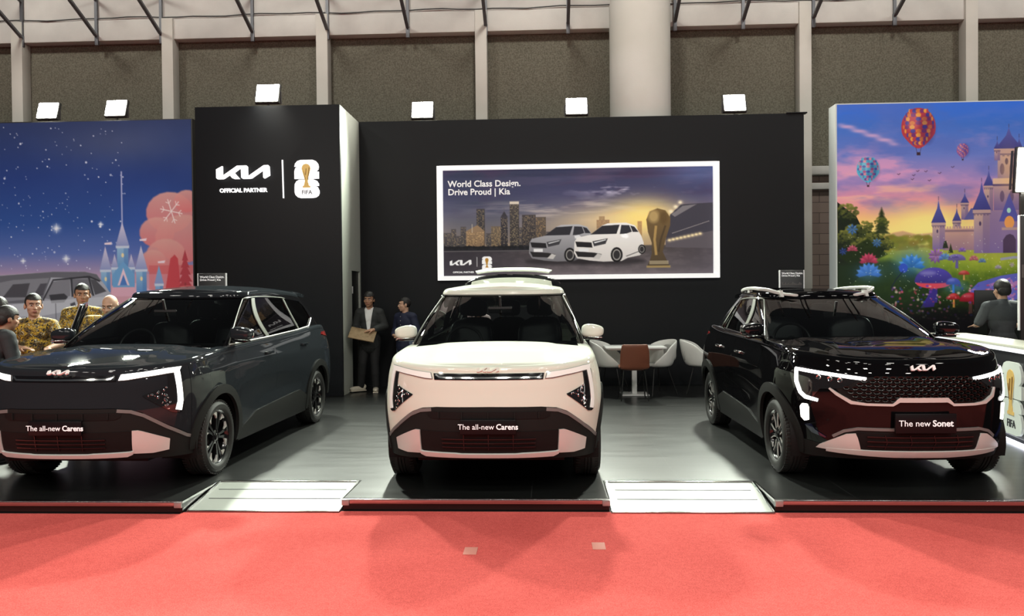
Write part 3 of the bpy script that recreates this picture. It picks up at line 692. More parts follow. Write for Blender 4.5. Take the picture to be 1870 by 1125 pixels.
    for zc, o in bm_rows:
        half = .60 - abs(zc - .79) * (1.9 if zc > .79 else 1.6)
        for i in range(-11, 12):
            x = (i + o) * .056
            if abs(x) > half - .03 or (zc < .74 and abs(x) < .22): continue
            u = lo.ux(x); q = lo.pt(u, zc); nn = lo.nrm(u, zc)
            M = Matrix.Translation(q + nn * .006) @ Vector(nn).to_track_quat('Z', 'Y').to_matrix().to_4x4()
            hx = [(.026 * math.cos(a) , .0155 * math.sin(a)) for a in (0, PI / 3, 2 * PI / 3, PI, 4 * PI / 3, 5 * PI / 3)]
            R1 = [M @ Vector((a, c, 0)) for a, c in hx]; R2 = [M @ Vector((a * .95, c * .95, .012)) for a, c in hx]; R3 = [M @ Vector((a * .66, c * .55, .010)) for a, c in hx]; R4 = [M @ Vector((a * .60, c * .45, -.002)) for a, c in hx]
            b.rings([R1, R2, R3, R4], cap=False)
    b.build('grille_mesh', mesh_m, gr, angle=15)
    patch('grille_frame', lo, stripe([F(-.635, .795), F(-.59, .755), F(-.50, .695), F(-.40, .684), F(-.225, .684), F(-.178, .722), F(.178, .722), F(.225, .684), F(.40, .684), F(.50, .695), F(.575, .74), F(.60, .80)], [.012, .022, .026, .018, .018, .036, .036, .018, .018, .026, .026, .012]), SATIN_SILVER, car, off=.018, res=.04, depth=.03)
    for s in (1, -1):
        T = lambda P_: [(s * u, z) for u, z in P_][::s]
        h = patch('headlamp', lo, T([F(.49, .845), F(.56, .80), F(.64, .79), F(.69, .785), F(.735, .70), F(.80, .67), F(.845, .90), F(.80, .955), F(.72, .935), F(.44, .885)]), LENS_DARK, car, off=.006, res=.035)
        patch('led_bar', lo, T(stripe([F(.405, .876), F(.50, .886), F(.65, .905), F(.785, .922), F(.822, .928)], [.024, .026, .026, .026, .022])), led_on, h, off=.012, res=.03)
        patch('led_bar', lo, T(stripe([F(.818, .935), F(.812, .83), F(.790, .745), F(.765, .712), F(.70, .694)], [.030, .034, .030, .030, .022])), led_on, h, off=.013, res=.03)
        patch('fog_lamp', lo, T([F(.752, .528), F(.772, .520), F(.788, .548), F(.790, .632), F(.780, .655), F(.757, .655), F(.750, .63)]), mat('lit_fog_lamp', (.9, .9, .9), .2, emit=(1., .97, .86), estr=5.), car, off=.012, res=.03)
        for x in (.70, .635, .575):
            q = lo.pt(s * lo.ux(x), .862 + (x - .6) * .12); nn = Vector(lo.nrm(s * lo.ux(x), .862)); M = Matrix.Translation(q + np.array(nn) * .003) @ nn.to_track_quat('Z', 'Y').to_matrix().to_4x4()
            MB().lathe([(.001, .001), (.010, .003), (.018, .008), (.020, .004)], 14, M).build('lamp_projector', REFLECTOR, h)
        patch('air_curtain', lo, T([F(.745, .50), F(.775, .49), F(.74, .43), F(.665, .40), F(.66, .41), F(.72, .455)]), mat('blue_black_gloss', (.006, .008, .03), .06, 0, 1.), car, off=.008, res=.03)
        patch('skid_corner', lo, T([F(.44, .322), F(.655, .314), F(.72, .318), F(.70, .345), F(.535, .447), F(.475, .455), F(.462, .42)]), SATIN_SILVER, car, off=.016, res=.04, depth=.03)
    patch('skid_plate', lo, [F(-.66, .300), F(-.40, .288), F(-.2, .282), F(.2, .282), F(.40, .288), F(.66, .300), F(.66, .326), F(.44, .330), F(-.44, .330), F(-.66, .326)], SATIN_SILVER, car, off=.020, res=.05, depth=.03)
    patch('lower_intake', lo, [F(-.43, .332), F(.43, .332), F(.46, .36), F(.47, .462), F(-.47, .462), F(-.46, .36)], DARK_PLASTIC, car, off=.008, res=.06)
    for z in (.365, .40, .435): patch('intake_slat', lo, [F(-.40, z - .005), F(.40, z - .005), F(.40, z + .005), F(-.40, z + .005)], GLOSS_BLACK, car, off=.018, res=.06)
    for x in (-.27, -.09, .09, .27): patch('intake_rib', lo, [F(x - .012, .345), F(x - .004, .345), F(x + .012, .395), F(x - .004, .45), F(x - .012, .45), F(x + .004, .395)], GLOSS_BLACK, car, off=.015, res=.06)
    patch('bumper_trim_line', lo, stripe([F(-.62, .42), F(-.55, .468), F(-.46, .492), (0, .494), F(.46, .492), F(.55, .468), F(.62, .42)], .022), mat('grey_bumper_trim', (.16, .16, .155), .4), car, off=.012, res=.04)
    plate(car, -.030, .548, .455, .150, 'The new', 'Sonet', .066)
    badge(car, .185, .004, .966, -.45, BADGE)
    # roof rails
    for s in (1, -1):
        r = MB(); pts = []
        for y in np.linspace(1.98, 3.36, 24):
            k = (y - 1.98) / 1.38; U = up.S(y, float(up.zt(y)))[0]; q = up.pt(s * U, 1.)
            e = min(1, k / .16) * min(1, (1 - k) / .14); e = e * e * (3 - 2 * e)
            pts.append((q[0] - s * .030, y, q[2] + .018 + .058 * e, e))
        R_ = []
        for i, (x, y, z, e) in enumerate(pts):
            w, h = .030 - .010 * e, .012 + .006 * e; R_.append([Vector((x + a * w, y, z + c * h)) for a, c in ((-1, -.6), (-.6, -1), (.6, -1), (1, -.6), (1, .6), (.6, 1), (-.6, 1), (-1, .6))])
        r.rings(R_)
        for y, t in ((2.06, -.06), (2.67, 0.), (3.27, .05)):
            U = up.S(y, float(up.zt(y)))[0]; q = up.pt(s * U, 1.); r.prism([(y - .06, q[2] + .0), (y + .06, q[2] + .0), (y + .035 - t * .3, q[2] + .068), (y - .035 - t * .3, q[2] + .068)], q[0] - s * .030 - .015, q[0] - s * .030 + .015, 'x')
        r.build('roof_rail', SATIN_SILVER, car)
    return car, lo, up
led_on = mat('bright_led_strip', (.9, .9, .9), .2, emit=(1., .99, .96), estr=4.)

wc, wlo, wup = mpv('mpv_car', 'white family car with raised tailgate, facing forward in the middle of the stage', (-.45, 5.79, PLAT), 0., WHITE_PAINT, 87.5, LED_SOFT)
badge(wc, .170, .014, .982, -.65, mat('white_badge', (.70, .69, .62), .3, 0, .6))
dc, dlo, dup = mpv('mpv_car', 'dark grey family car on the left with lit lamps, beside the night-sky banner', (-3.79, 5.76, PLAT), math.radians(-.8), GREY_PAINT, 0., led_on)
badge(dc, .170, .014, .982, -.65, BADGE)
sc_, slo, sup = suv('suv_car', 'glossy black compact car with silver roof rails and lit lamps on the right', (2.85, 5.94, PLAT), math.radians(.5), BLACK_PAINT)
# ================================================================ the hall and the stand
def plaster(name, c1, c2, scale):
    return mat(name, c1, .9, spec=.2, mottle=(scale, c2, 8), bump=(60, .15))
WALL_W = plaster('old_white_plaster', (.46, .45, .42), (.56, .55, .51), 1.3)
PANEL = mat('rough_dark_board', (.092, .087, .066), .95, spec=.1, mottle=(38., (.160, .150, .116), 8), bump=(60, .6))
def brick_mat():
    m = bpy.data.materials.new('block_wall'); m.use_nodes = True; nt = m.node_tree; b = nt.nodes['Principled BSDF']
    tc = nt.nodes.new('ShaderNodeTexCoord'); mp = nt.nodes.new('ShaderNodeMapping'); mp.inputs['Rotation'].default_value = (PI / 2, 0, 0)
    br = nt.nodes.new('ShaderNodeTexBrick'); br.inputs['Scale'].default_value = 1.; br.inputs['Brick Width'].default_value = .42; br.inputs['Row Height'].default_value = .20; br.inputs['Mortar Size'].default_value = .006
    br.inputs['Color1'].default_value = (.20, .15, .125, 1); br.inputs['Color2'].default_value = (.17, .125, .105, 1); br.inputs['Mortar'].default_value = (.06, .045, .04, 1)
    nt.links.new(tc.outputs['Object'], mp.inputs['Vector']); nt.links.new(mp.outputs['Vector'], br.inputs['Vector']); nt.links.new(br.outputs['Color'], b.inputs['Base Color']); b.inputs['Roughness'].default_value = .9
    return m
YW = 15.
COLX = [-13.47, -10.41, -7.37, -4.31, -1.215, 4.92, 7.98, 11.04]
b = MB(); b.box((-.5, YW + .15, 1.95), (30, .3, 3.9)); struct(b.build('wall_back', brick_mat()), 'bare block wall behind the stands')
xs = [-15.5] + COLX + [14.5]
n = 0
b = MB(); b.box((-.5, YW + .16, 5.4), (30, .28, 3.0)); struct(b.build('wall_panels', PANEL), 'dark rough boards between the wall posts')
b = MB(); b.box((-.5, YW + .06, 8.2), (30, .48, 2.1)); struct(b.build('wall_upper', WALL_W), 'stained white upper wall')
b = MB(); b.box((-.5, YW - .03, 6.965), (30, .34, .41), .01); struct(b.build('trim_1', WALL_W), 'white beam along the wall')
b = MB(); b.box((-.5, YW - .02, 4.0), (30, .2, .16), .01); struct(b.build('trim_2', WALL_W), 'narrow ledge on the block wall')
b = MB(); b.box((-.5, YW - .02, 3.70), (30, .16, .12), .01); struct(b.build('trim_3', WALL_W), 'lower ledge on the block wall')
POST = plaster('post_plaster', (.48, .46, .41), (.55, .53, .48), 1.)
for i, x in enumerate(COLX):
    b = MB(); b.box((x, YW - .12, 3.58), (.225, .26, 7.16), .008); struct(b.build('trim_%d' % (i + 4), POST), 'white wall post')
b = MB(); b.lathe([(.555, 0), (.555, 6.98), (.54, 7.05), (.50, 7.35), (.47, 8.9)], 64, Matrix.Translation((1.76, 14.3, 0)), cap=True)
o = b.build('round_column', plaster('column_plaster', (.60, .59, .53), (.66, .65, .60), .9)); struct(o, 'thick round white concrete column behind the backdrop'); o['category'] = 'column'
cb = MB()
pts = [(x, YW - .22, 7.19 + .012 * math.sin(x * 2.1) + .010 * math.sin(x * 5.3)) for x in np.linspace(-15, 14, 90)]
cb.tube(pts, .013, 6); tag(cb.build('cable', mat('cable_grey', (.05, .05, .048), .7)), 'thin grey cable running along the top of the white wall beam', 'cable')
STEEL = mat('grey_painted_steel', (.13, .135, .145), .5, .4)
names = ['far left of the wall, over the night-sky banner', 'over the middle of the night-sky banner', 'beside the white post left of the dark tower', 'over the left half of the dark tower', 'beside the white post over the dark tower\'s right edge', 'over the left end of the wide backdrop', 'beside the white post over the backdrop\'s middle', 'left of the round column', 'just right of the round column', 'midway between the round column and the next post', 'beside the post at the backdrop\'s right end', 'over the left part of the castle banner']
for x, nm in zip([-10.31, -8.8, -7.5, -5.68, -4.2, -2.63, -1.12, .46, 2.49, 3.77, 5.08, 6.58], names):
    br = thing('roof_bracket', 'grey steel roof bracket ' + nm, 'bracket', (x, YW - .22, 6.86), 0, 'roof brackets along the wall')
    q = MB(); q.bar((0, .0, -.02), (0, 0, .78), .055, .04); q.box((0, .01, -.08), (.07, .05, .22), .005); q.build('upright', STEEL, br)
    q = MB(); q.bar((0, -.03, 0), (0, -1.75, .80), .06, .045); q.build('strut', STEEL, br)
    q = MB(); q.bar((0, -.02, .70), (0, -1.75, 1.35), .05, .04); q.build('top_strut', STEEL, br)
# ---- floor, carpet
b = MB(); b.box((-.5, 4, -.1), (34, 26, .2)); struct(b.build('floor', mat('concrete_floor', (.10, .10, .10), .7)), 'grey concrete hall floor')
def carpet_mat():
    m = bpy.data.materials.new('red_carpet_pile'); m.use_nodes = True; nt = m.node_tree; bs = nt.nodes['Principled BSDF']
    tc = nt.nodes.new('ShaderNodeTexCoord'); out = []
    for sc, d in ((125., 4), (34., 4), (1.6, 3)):
        n_ = nt.nodes.new('ShaderNodeTexNoise'); n_.inputs['Scale'].default_value = sc; n_.inputs['Detail'].default_value = d; nt.links.new(tc.outputs['Object'], n_.inputs['Vector']); out.append(n_)
    a = nt.nodes.new('ShaderNodeMath'); a.operation = 'MULTIPLY_ADD'; nt.links.new(out[0].outputs['Fac'], a.inputs[0]); a.inputs[1].default_value = 1.5; 
    a2 = nt.nodes.new('ShaderNodeMath'); a2.operation = 'MULTIPLY_ADD'; nt.links.new(out[1].outputs['Fac'], a2.inputs[0]); a2.inputs[1].default_value = .5
    a3 = nt.nodes.new('ShaderNodeMath'); a3.operation = 'MULTIPLY'; nt.links.new(out[2].outputs['Fac'], a3.inputs[0]); a3.inputs[1].default_value = .4
    nt.links.new(a3.outputs[0], a2.inputs[2]); nt.links.new(a2.outputs[0], a.inputs[2])
    r = nt.nodes.new('ShaderNodeValToRGB'); r.color_ramp.elements[0].position = .70; r.color_ramp.elements[1].position = 1.30
    r.color_ramp.elements[0].color = (.49, .070, .063, 1); r.color_ramp.elements[1].color = (.77, .145, .128, 1)
    mr = nt.nodes.new('ShaderNodeMapRange'); mr.inputs[1].default_value = .75; mr.inputs[2].default_value = 1.65; nt.links.new(a.outputs[0], mr.inputs[0])
    r.color_ramp.elements[0].position = .15; r.color_ramp.elements[1].position = .85
    nt.links.new(mr.outputs[0], r.inputs['Fac']); nt.links.new(r.outputs['Color'], bs.inputs['Base Color'])
    bp = nt.nodes.new('ShaderNodeBump'); bp.inputs['Strength'].default_value = .6; bp.inputs['Distance'].default_value = .006; nt.links.new(out[0].outputs['Fac'], bp.inputs['Height']); nt.links.new(bp.outputs['Normal'], bs.inputs['Normal'])
    bs.inputs['Roughness'].default_value = .95; bs.inputs['Specular IOR Level'].default_value = .05; bs.inputs['Sheen Weight'].default_value = .0
    return m
b = MB(); b.prism([(-15, -9), (14, -9), (14, 5.77), (1.68, 5.77), (1.68, 5.74), (.47, 5.74), (.47, 5.775), (-1.585, 5.775), (-1.585, 5.735), (-2.80, 5.735), (-2.80, 5.685), (-15, 5.685)], .0, .008, 'z'); tag(b.build('carpet', carpet_mat(), smooth=False), 'wide red carpet covering the aisle in front of the stage', 'carpet')
b = MB()
TAPE = mat('old_tape_residue', (.62, .24, .19), .7)
for x, y, d, w_, nm in ((-.50, 4.87, .01, .085, 'left'), (.325, 4.98, .01, .085, 'right')):
    t = MB(); t.box((x, y, .0095), (w_, .14, .003), .001); tag(t.build('tape_patch', TAPE), 'pale square of old tape on the red carpet, the %s one below the white car' % nm, 'tape', 'tape squares on the carpet')
# ---- stage
def vinyl():
    m = bpy.data.materials.new('black_vinyl_floor'); m.use_nodes = True; nt = m.node_tree; bs = nt.nodes['Principled BSDF']
    tc = nt.nodes.new('ShaderNodeTexCoord'); mp = nt.nodes.new('ShaderNodeMapping'); mp.inputs['Location'].default_value = (.13, .55, 0)
    br = nt.nodes.new('ShaderNodeTexBrick'); br.offset = 0.; br.inputs['Scale'].default_value = 1.; br.inputs['Brick Width'].default_value = 1.22; br.inputs['Row Height'].default_value = 1.22; br.inputs['Mortar Size'].default_value = .004
    br.inputs['Color1'].default_value = (.0042, .0048, .0047, 1); br.inputs['Color2'].default_value = (.0052, .0060, .0058, 1); br.inputs['Mortar'].default_value = (.020, .021, .021, 1)
    n_ = nt.nodes.new('ShaderNodeTexNoise'); n_.inputs['Scale'].default_value = 3.; n_.inputs['Detail'].default_value = 8; mp2 = nt.nodes.new('ShaderNodeMapping'); mp2.inputs['Scale'].default_value = (.5, 3., 1)
    mr = nt.nodes.new('ShaderNodeMapRange'); mr.inputs[3].default_value = .27; mr.inputs[4].default_value = .36; bs.inputs['IOR'].default_value = 2.0
    nt.links.new(tc.outputs['Object'], mp.inputs[0]); nt.links.new(mp.outputs[0], br.inputs['Vector']); nt.links.new(tc.outputs['Object'], mp2.inputs[0]); nt.links.new(mp2.outputs[0], n_.inputs['Vector'])
    nt.links.new(n_.outputs['Fac'], mr.inputs[0]); nt.links.new(mr.outputs[0], bs.inputs['Roughness']); nt.links.new(br.outputs['Color'], bs.inputs['Base Color'])
    bs.inputs['Specular IOR Level'].default_value = .5
    return m
st = thing('stage', 'low black display platform with glossy vinyl floor under the three cars', 'platform')
YL, YM, YR_, YN = 5.70, 5.79, 5.785, 6.385
XL0, XL1, XM0, XM1 = -2.79, -1.575, .462, 1.695
outl = [(-9., YL), (XL0, YL), (XL0, YN), (XL1, YN), (XL1, YM), (XM0, YM), (XM0, YN), (XM1, YN), (XM1, YR_), (9., YR_), (9., 13.6), (-9., 13.6)]
b = MB(); b.prism(outl, .086, PLAT, 'z'); b.build('deck', vinyl(), st, smooth=False)
FASC = mat('black_gloss_fascia', (.006, .006, .006), .22)
EDGE = mat('polished_aluminium_edge', (.48, .48, .48), .2, 1.)
b = MB(); b.prism([(x, y + .012) if y < 6 else (x, y) for x, y in outl], .004, .086, 'z'); b.build('fascia', FASC, st, smooth=False)
for x0, x1, y in ((-9, XL0, YL), (XL1, XM0, YM), (XM1, 9, YR_)):
    q = MB(); q.box(((x0 + x1) / 2, y - .003, .081), (x1 - x0, .012, .036), .004, 2); q.box(((x0 + x1) / 2, y + .012, .0995), (x1 - x0, .03, .002), .0005); e = q.build('edge_trim', EDGE, st)
for x, y, s in ((XL0, YL, -1), (XL1, YM, 1), (XM0, YM, -1), (XM1, YR_, 1)):
    q = MB(); q.box((x + s * .025, y - .008, .075), (.058, .020, .048), .006); q.build('corner_cap', mat('grey_corner_cap', (.45, .45, .44), .3, .7), st)
    q = MB(); q.bar((x, y, .092), (x, YN, .092), .012, .016); q.build('side_trim', EDGE, st)
RAMP = mat('pale_ramp_board', (.39, .42, .38), .42)
for x0, x1, nm in ((XL0 + .015, XL1 - .015, 'left'), (XM0 + .015, XM1 - .015, 'right')):
    rp = thing('ramp', 'pale sloping ramp in the stage front, between the white and the %s car' % ('dark grey' if nm == 'left' else 'black'), 'ramp', (0, 0, 0), 0, 'ramps in the stage front')
    b = MB(); b.prism([(YM - .035, .012), (YN - .006, .092), (YN - .006, .060), (YM, .009)], x0, x1, 'x'); b.build('ramp_board', RAMP, rp, smooth=False)
    for yy in (.36, .68):
        q = MB(); y_ = YM + (YN - YM) * yy; z_ = .012 + .080 * (y_ - YM + .035) / (YN - YM + .029) + .001
        q.bar((x0 + .06, y_, z_), (x1 - .06, y_, z_), .010, .003); q.build('grip_line', mat('dark_groove', (.08, .085, .08), .5), rp)
    q = MB(); q.box(((x0 + x1) / 2, YM - .040, .0135), (x1 - x0, .022, .010), .003); q.build('toe_strip', EDGE, rp)
    q = MB(); q.box(((x0 + x1) / 2, YN - .012, .0955), (x1 - x0, .022, .007), .002); q.build('top_strip', EDGE, rp)
    for x in (x0 + .006, x1 - .006):
        q = MB(); q.bar((x, YM - .03, .016), (x, YN - .01, .096), .016, .010); q.build('edge_strip', EDGE, rp)
# ---- backdrop and tower
BACK = mat('dark_navy_laminate', (.0062, .0076, .0095), .5, spec=.25)
bd = thing('backdrop_wall', 'wide dark backdrop wall behind the cars carrying the framed picture', 'wall', (.55, 13.35, PLAT))
q = MB(); q.box((0, 0, 2.30), (7.64, .30, 4.595), .002, 1); q.build('wall_panel', BACK, bd)
q = MB(); q.box((3.70, -.12, 4.60), (.34, .12, .02), .003); q.build('end_lip', BACK, bd)
tw = thing('display_tower', 'tall dark block left of the backdrop with the lit wordmark sign', 'tower', (-4.38, 11.95, PLAT))
q = MB(); q.box((0, .03, 2.295), (2.32, .06, 4.59), .003); q.build('front_panel', mat('tower_laminate', (.0105, .012, .0145), .5, spec=.25), tw)
SIDE = mat('tower_side_laminate', (.46, .48, .43), .5)
q = MB(); q.prism([(.062, 0), (.64, 0), (.64, 2.0), (1.18, 2.0), (1.18, 0), (1.25, 0), (1.25, 4.588), (.062, 4.588)], 1.10, 1.158, 'x'); q.build('right_side_panel', SIDE, tw, smooth=False)
q = MB(); q.box((-1.13, .66, 2.294), (.056, 1.19, 4.588)); q.build('left_side_panel', BACK, tw, smooth=False)
q = MB(); q.box((1.12, .91, 1.0), (.03, .53, 1.99), .003); dr = q.build('side_door', mat('black_door', (.006, .006, .006), .5), tw)
q = MB(); q.box((1.142, .74, 1.68), (.012, .05, .12), .003); q.build('switch_plate', mat('white_plastic', (.75, .75, .74), .4), dr)
q = MB(); q.box((0, .65, 4.57), (2.2, 1.15, .03)); q.build('top_panel', BACK, tw, smooth=False)
# lit sign on the tower
GLOW = mat('backlit_letter', (.9, .9, .9), .4, emit=(1., 1., 1.), estr=1.15)
GOLD = mat('gold_print', (.72, .48, .14), .35, .3, emit=(.9, .62, .22), estr=.25)
DARKP = mat('dark_print', (.03, .03, .035), .6)
sg = thing('logo_sign', 'backlit white wordmark and number emblem on the dark tower', 'sign', (-4.38, 11.95, 3.53))
q = MB(); flat_poly(q, sc2(WORDMARK, .855, -.382, .115), -.05, -.004); q.build('wordmark', GLOW, sg, angle=20)
text_obj('partner_line', 'OFFICIAL PARTNER', .088, GLOW, sg, (-.390, -.012, -.170), bold=.0025, extrude=.008)
q = MB(); q.bar((.243, -.012, .30), (.253, -.012, -.30), .018, .018); q.build('divider', GLOW, sg)
def emblem(parent, M, s, rz=0., glow=GLOW, word='FIFA'):
    r = []
    for P, nm in ((TWO, 'upper_numeral'), (SIX, 'lower_numeral')):
        q = MB(); flat_poly(q, sc2(P, s), -.04 * min(1, s), -.004, M); r.append(q.build(nm, glow, parent, angle=20))
    q = MB(); flat_poly(q, sc2(CUP, s), -.050 * min(1, s), -.0405 * min(1, s), M)
    c = q.build('gold_cup', GOLD, parent, angle=20)
    q = MB()
    for a, bb, w_ in (((-.01, .27), (-.03, .10), .016), ((.07, .30), (.03, -.02), .018), ((-.075, .20), (-.03, -.02), .014)):
        q.bar(M @ Vector((a[0] * s, -.052 * min(1, s), a[1] * s)), M @ Vector((bb[0] * s, -.052 * min(1, s), bb[1] * s)), w_ * s, .004)
    q.build('cup_relief', mat('dark_gold_print', (.30, .17, .04), .4), c)
    t = text_obj('emblem_word', word, .15 * s, DARKP, parent, M @ Vector((0, -.043 * min(1, s), -.355 * s)), rot=(PI / 2, 0, rz), extrude=.002, bold=.002 * s)
emblem(sg, Matrix.Translation((.632, 0, -.005)), .60)
# floodlights
HOUS = mat('floodlight_housing', (.05, .05, .05), .5); FL = mat('floodlight_lens', (.9, .9, .9), .3, emit=(1., .98, .86), estr=150.)
FLOODS = []
def flood(x, y, z, label, tilt=-.30, size=(.35, .29), arm=True):
    f = thing('floodlight', label, 'floodlight', (x, y, z), 0, 'floodlights along the top of the stands')
    M = Matrix.Rotation(tilt, 4, 'X')
    q = MB(); q.box((0, .035, 0), (size[0] + .04, .07, size[1] + .04), .012, 2, M)
    for k in range(7): q.box(((k - 3) * .045, .085, 0), (.008, .05, size[1] * .9), M=M)
    q.build('housing', HOUS, f)
    q = MB(); q.box((0, -.004, 0), (size[0], .012, size[1]), .003, 1, M); q.build('lens', FL, f)
    if arm:
        q = MB(); q.bar((0, .04, -size[1] / 2 - .10), (0, .04, -size[1] / 2 + .02), .03, .02); q.box((0, .05, -size[1] / 2 - .095), (.16, .10, .012))
        for s in (-1, 1): q.bar((s * (size[0] / 2 + .03), .03, -size[1] / 2 - .02), (s * (size[0] / 2 + .03), .03, .02), .02, .012)
        q.bar((-size[0] / 2 - .03, .03, -size[1] / 2 - .02), (size[0] / 2 + .03, .03, -size[1] / 2 - .02), .02, .012); q.build('yoke', HOUS, f)
    FLOODS.append((x, y, z)); return f
flood(-8.80, 13.25, 5.02, 'white floodlight over the left part of the night-sky banner')
flood(-7.56, 13.25, 5.04, 'white floodlight over the night-sky banner, nearest to the dark tower')
flood(-4.38, 11.99, 4.90, 'white floodlight on top of the dark tower')
flood(-2.12, 13.26, 4.90, 'white floodlight on the backdrop, nearest to the tower')
flood(.545, 13.26, 4.91, 'white floodlight on the backdrop above the framed picture, beside the round column')
flood(3.23, 13.26, 4.91, 'white floodlight near the right end of the backdrop')
# ================================================================ printed pictures
class Canvas:
    """paints in picture units (x right, y down), stored as colours on a fine mesh grid"""
    def __init__(s, x0, y0, x1, y1, w):
        s.b = (x0, y0, x1, y1); s.w = w; s.h = int(round(w * (y1 - y0) / (x1 - x0)))
        s.X, s.Y = np.meshgrid(np.linspace(x0, x1, s.w), np.linspace(y0, y1, s.h)); s.px = (x1 - x0) / w
        s.I = np.zeros((s.h, s.w, 3)); s.rng = np.random.RandomState(5)
    def noise(s, fx, fy, octv=4, seed=0):
        out = np.zeros((s.h, s.w)); amp = 1.; tot = 0.
        for o in range(octv):
            r = np.random.RandomState(seed + o); nx, ny = int(fx * 2 ** o) + 2, int(fy * 2 ** o) + 2; g = r.rand(ny + 1, nx + 1)
            u = (s.X - s.b[0]) / (s.b[2] - s.b[0]) * (nx - 1); v = (s.Y - s.b[1]) / (s.b[3] - s.b[1]) * (ny - 1)
            i, j = u.astype(int), v.astype(int); a, b = u - i, v - j; a = a * a * (3 - 2 * a); b = b * b * (3 - 2 * b)
            out += amp * ((g[j, i] * (1 - a) + g[j, i + 1] * a) * (1 - b) + (g[j + 1, i] * (1 - a) + g[j + 1, i + 1] * a) * b); tot += amp; amp *= .55
        return out / tot
    def mix(s, m, col):
        m = np.clip(m, 0, 1)[..., None]; s.I = s.I * (1 - m) + np.asarray(col) * m
    def vgrad(s, stops):
        ys = [p for p, _ in stops]; cs = np.array([c for _, c in stops]) / 255.
        for k in range(3): s.I[..., k] = np.interp(s.Y, ys, cs[:, k])
    def poly(s, P, col, a=1., soft=1., col2=None):
        x0, x1 = min(p[0] for p in P) - 3 * s.px * soft, max(p[0] for p in P) + 3 * s.px * soft; y0, y1 = min(p[1] for p in P) - 3 * s.px * soft, max(p[1] for p in P) + 3 * s.px * soft
        i0 = max(0, int((x0 - s.b[0]) / s.px)); i1 = min(s.w, int((x1 - s.b[0]) / s.px) + 2); j0 = max(0, int((y0 - s.b[1]) / s.px)); j1 = min(s.h, int((y1 - s.b[1]) / s.px) + 2)
        if i0 >= i1 or j0 >= j1: return
        X, Y = s.X[j0:j1, i0:i1], s.Y[j0:j1, i0:i1]; ins = np.zeros(X.shape, bool); d = np.full(X.shape, 1e9); n = len(P)
        for k in range(n):
            (ax, ay), (bx, by) = P[k], P[(k + 1) % n]
            if ay != by: ins ^= ((ay > Y) != (by > Y)) & (X < (bx - ax) * (Y - ay) / (by - ay) + ax)
            L = (bx - ax) ** 2 + (by - ay) ** 2 + 1e-9; t = np.clip(((X - ax) * (bx - ax) + (Y - ay) * (by - ay)) / L, 0, 1)
            d = np.minimum(d, np.hypot(X - ax - t * (bx - ax), Y - ay - t * (by - ay)))
        m = np.clip(.5 + np.where(ins, d, -d) / (s.px * soft * 1.4), 0, 1)[..., None] * a
        c = np.asarray(col) / 255.
        if col2 is not None:
            t = np.clip((Y - min(p[1] for p in P)) / (max(p[1] for p in P) - min(p[1] for p in P) + 1e-9), 0, 1)[..., None]; c = c * (1 - t) + np.asarray(col2) / 255. * t
        s.I[j0:j1, i0:i1] = s.I[j0:j1, i0:i1] * (1 - m) + c * m
    def rect(s, x0, y0, x1, y1, col, a=1., col2=None): s.poly([(x0, y0), (x1, y0), (x1, y1), (x0, y1)], col, a, 1., col2)
    def ell(s, cx, cy, rx, ry, col, a=1., soft=1., col2=None): s.poly([(cx + rx * math.cos(t), cy + ry * math.sin(t)) for t in np.linspace(0, 2 * PI, 20)[:-1]], col, a, soft, col2)
    def glow(s, cx, cy, rx, ry, col, a=1., p=1.): s.mix(a * np.exp(-(((s.X - cx) / rx) ** 2 + ((s.Y - cy) / ry) ** 2) ** p), np.asarray(col) / 255.)
    def line(s, pts, w, col, a=1.): s.poly(stripe(pts, w), col, a)
    def mesh(s, name, m, parent, X0, X1, Z0, Z1, y):
        W, H = s.w, s.h; co = np.zeros((H, W, 3), 'f'); co[..., 0] = np.linspace(X0, X1, W)[None]; co[..., 1] = y; co[..., 2] = np.linspace(Z1, Z0, H)[:, None]
        idx = np.arange(W * H).reshape(H, W); q = np.stack([idx[:-1, :-1], idx[1:, :-1], idx[1:, 1:], idx[:-1, 1:]], -1).reshape(-1, 4)
        me = bpy.data.meshes.new(name); me.vertices.add(W * H); me.vertices.foreach_set('co', co.ravel()); nf = len(q)
        me.loops.add(nf * 4); me.loops.foreach_set('vertex_index', q.ravel().astype('i')); me.polygons.add(nf); me.polygons.foreach_set('loop_start', np.arange(0, nf * 4, 4, dtype='i'))
        me.update(); me.validate()
        c = np.clip(s.I, 0, 1); lin = np.where(c <= .04045, c / 12.92, ((c + .055) / 1.055) ** 2.4)
        at = me.color_attributes.new('print', 'FLOAT_COLOR', 'POINT'); at.data.foreach_set('color', np.concatenate([lin, np.ones((H, W, 1))], -1).astype('f').ravel())
        me.materials.append(m); return link(bpy.data.objects.new(name, me), parent)
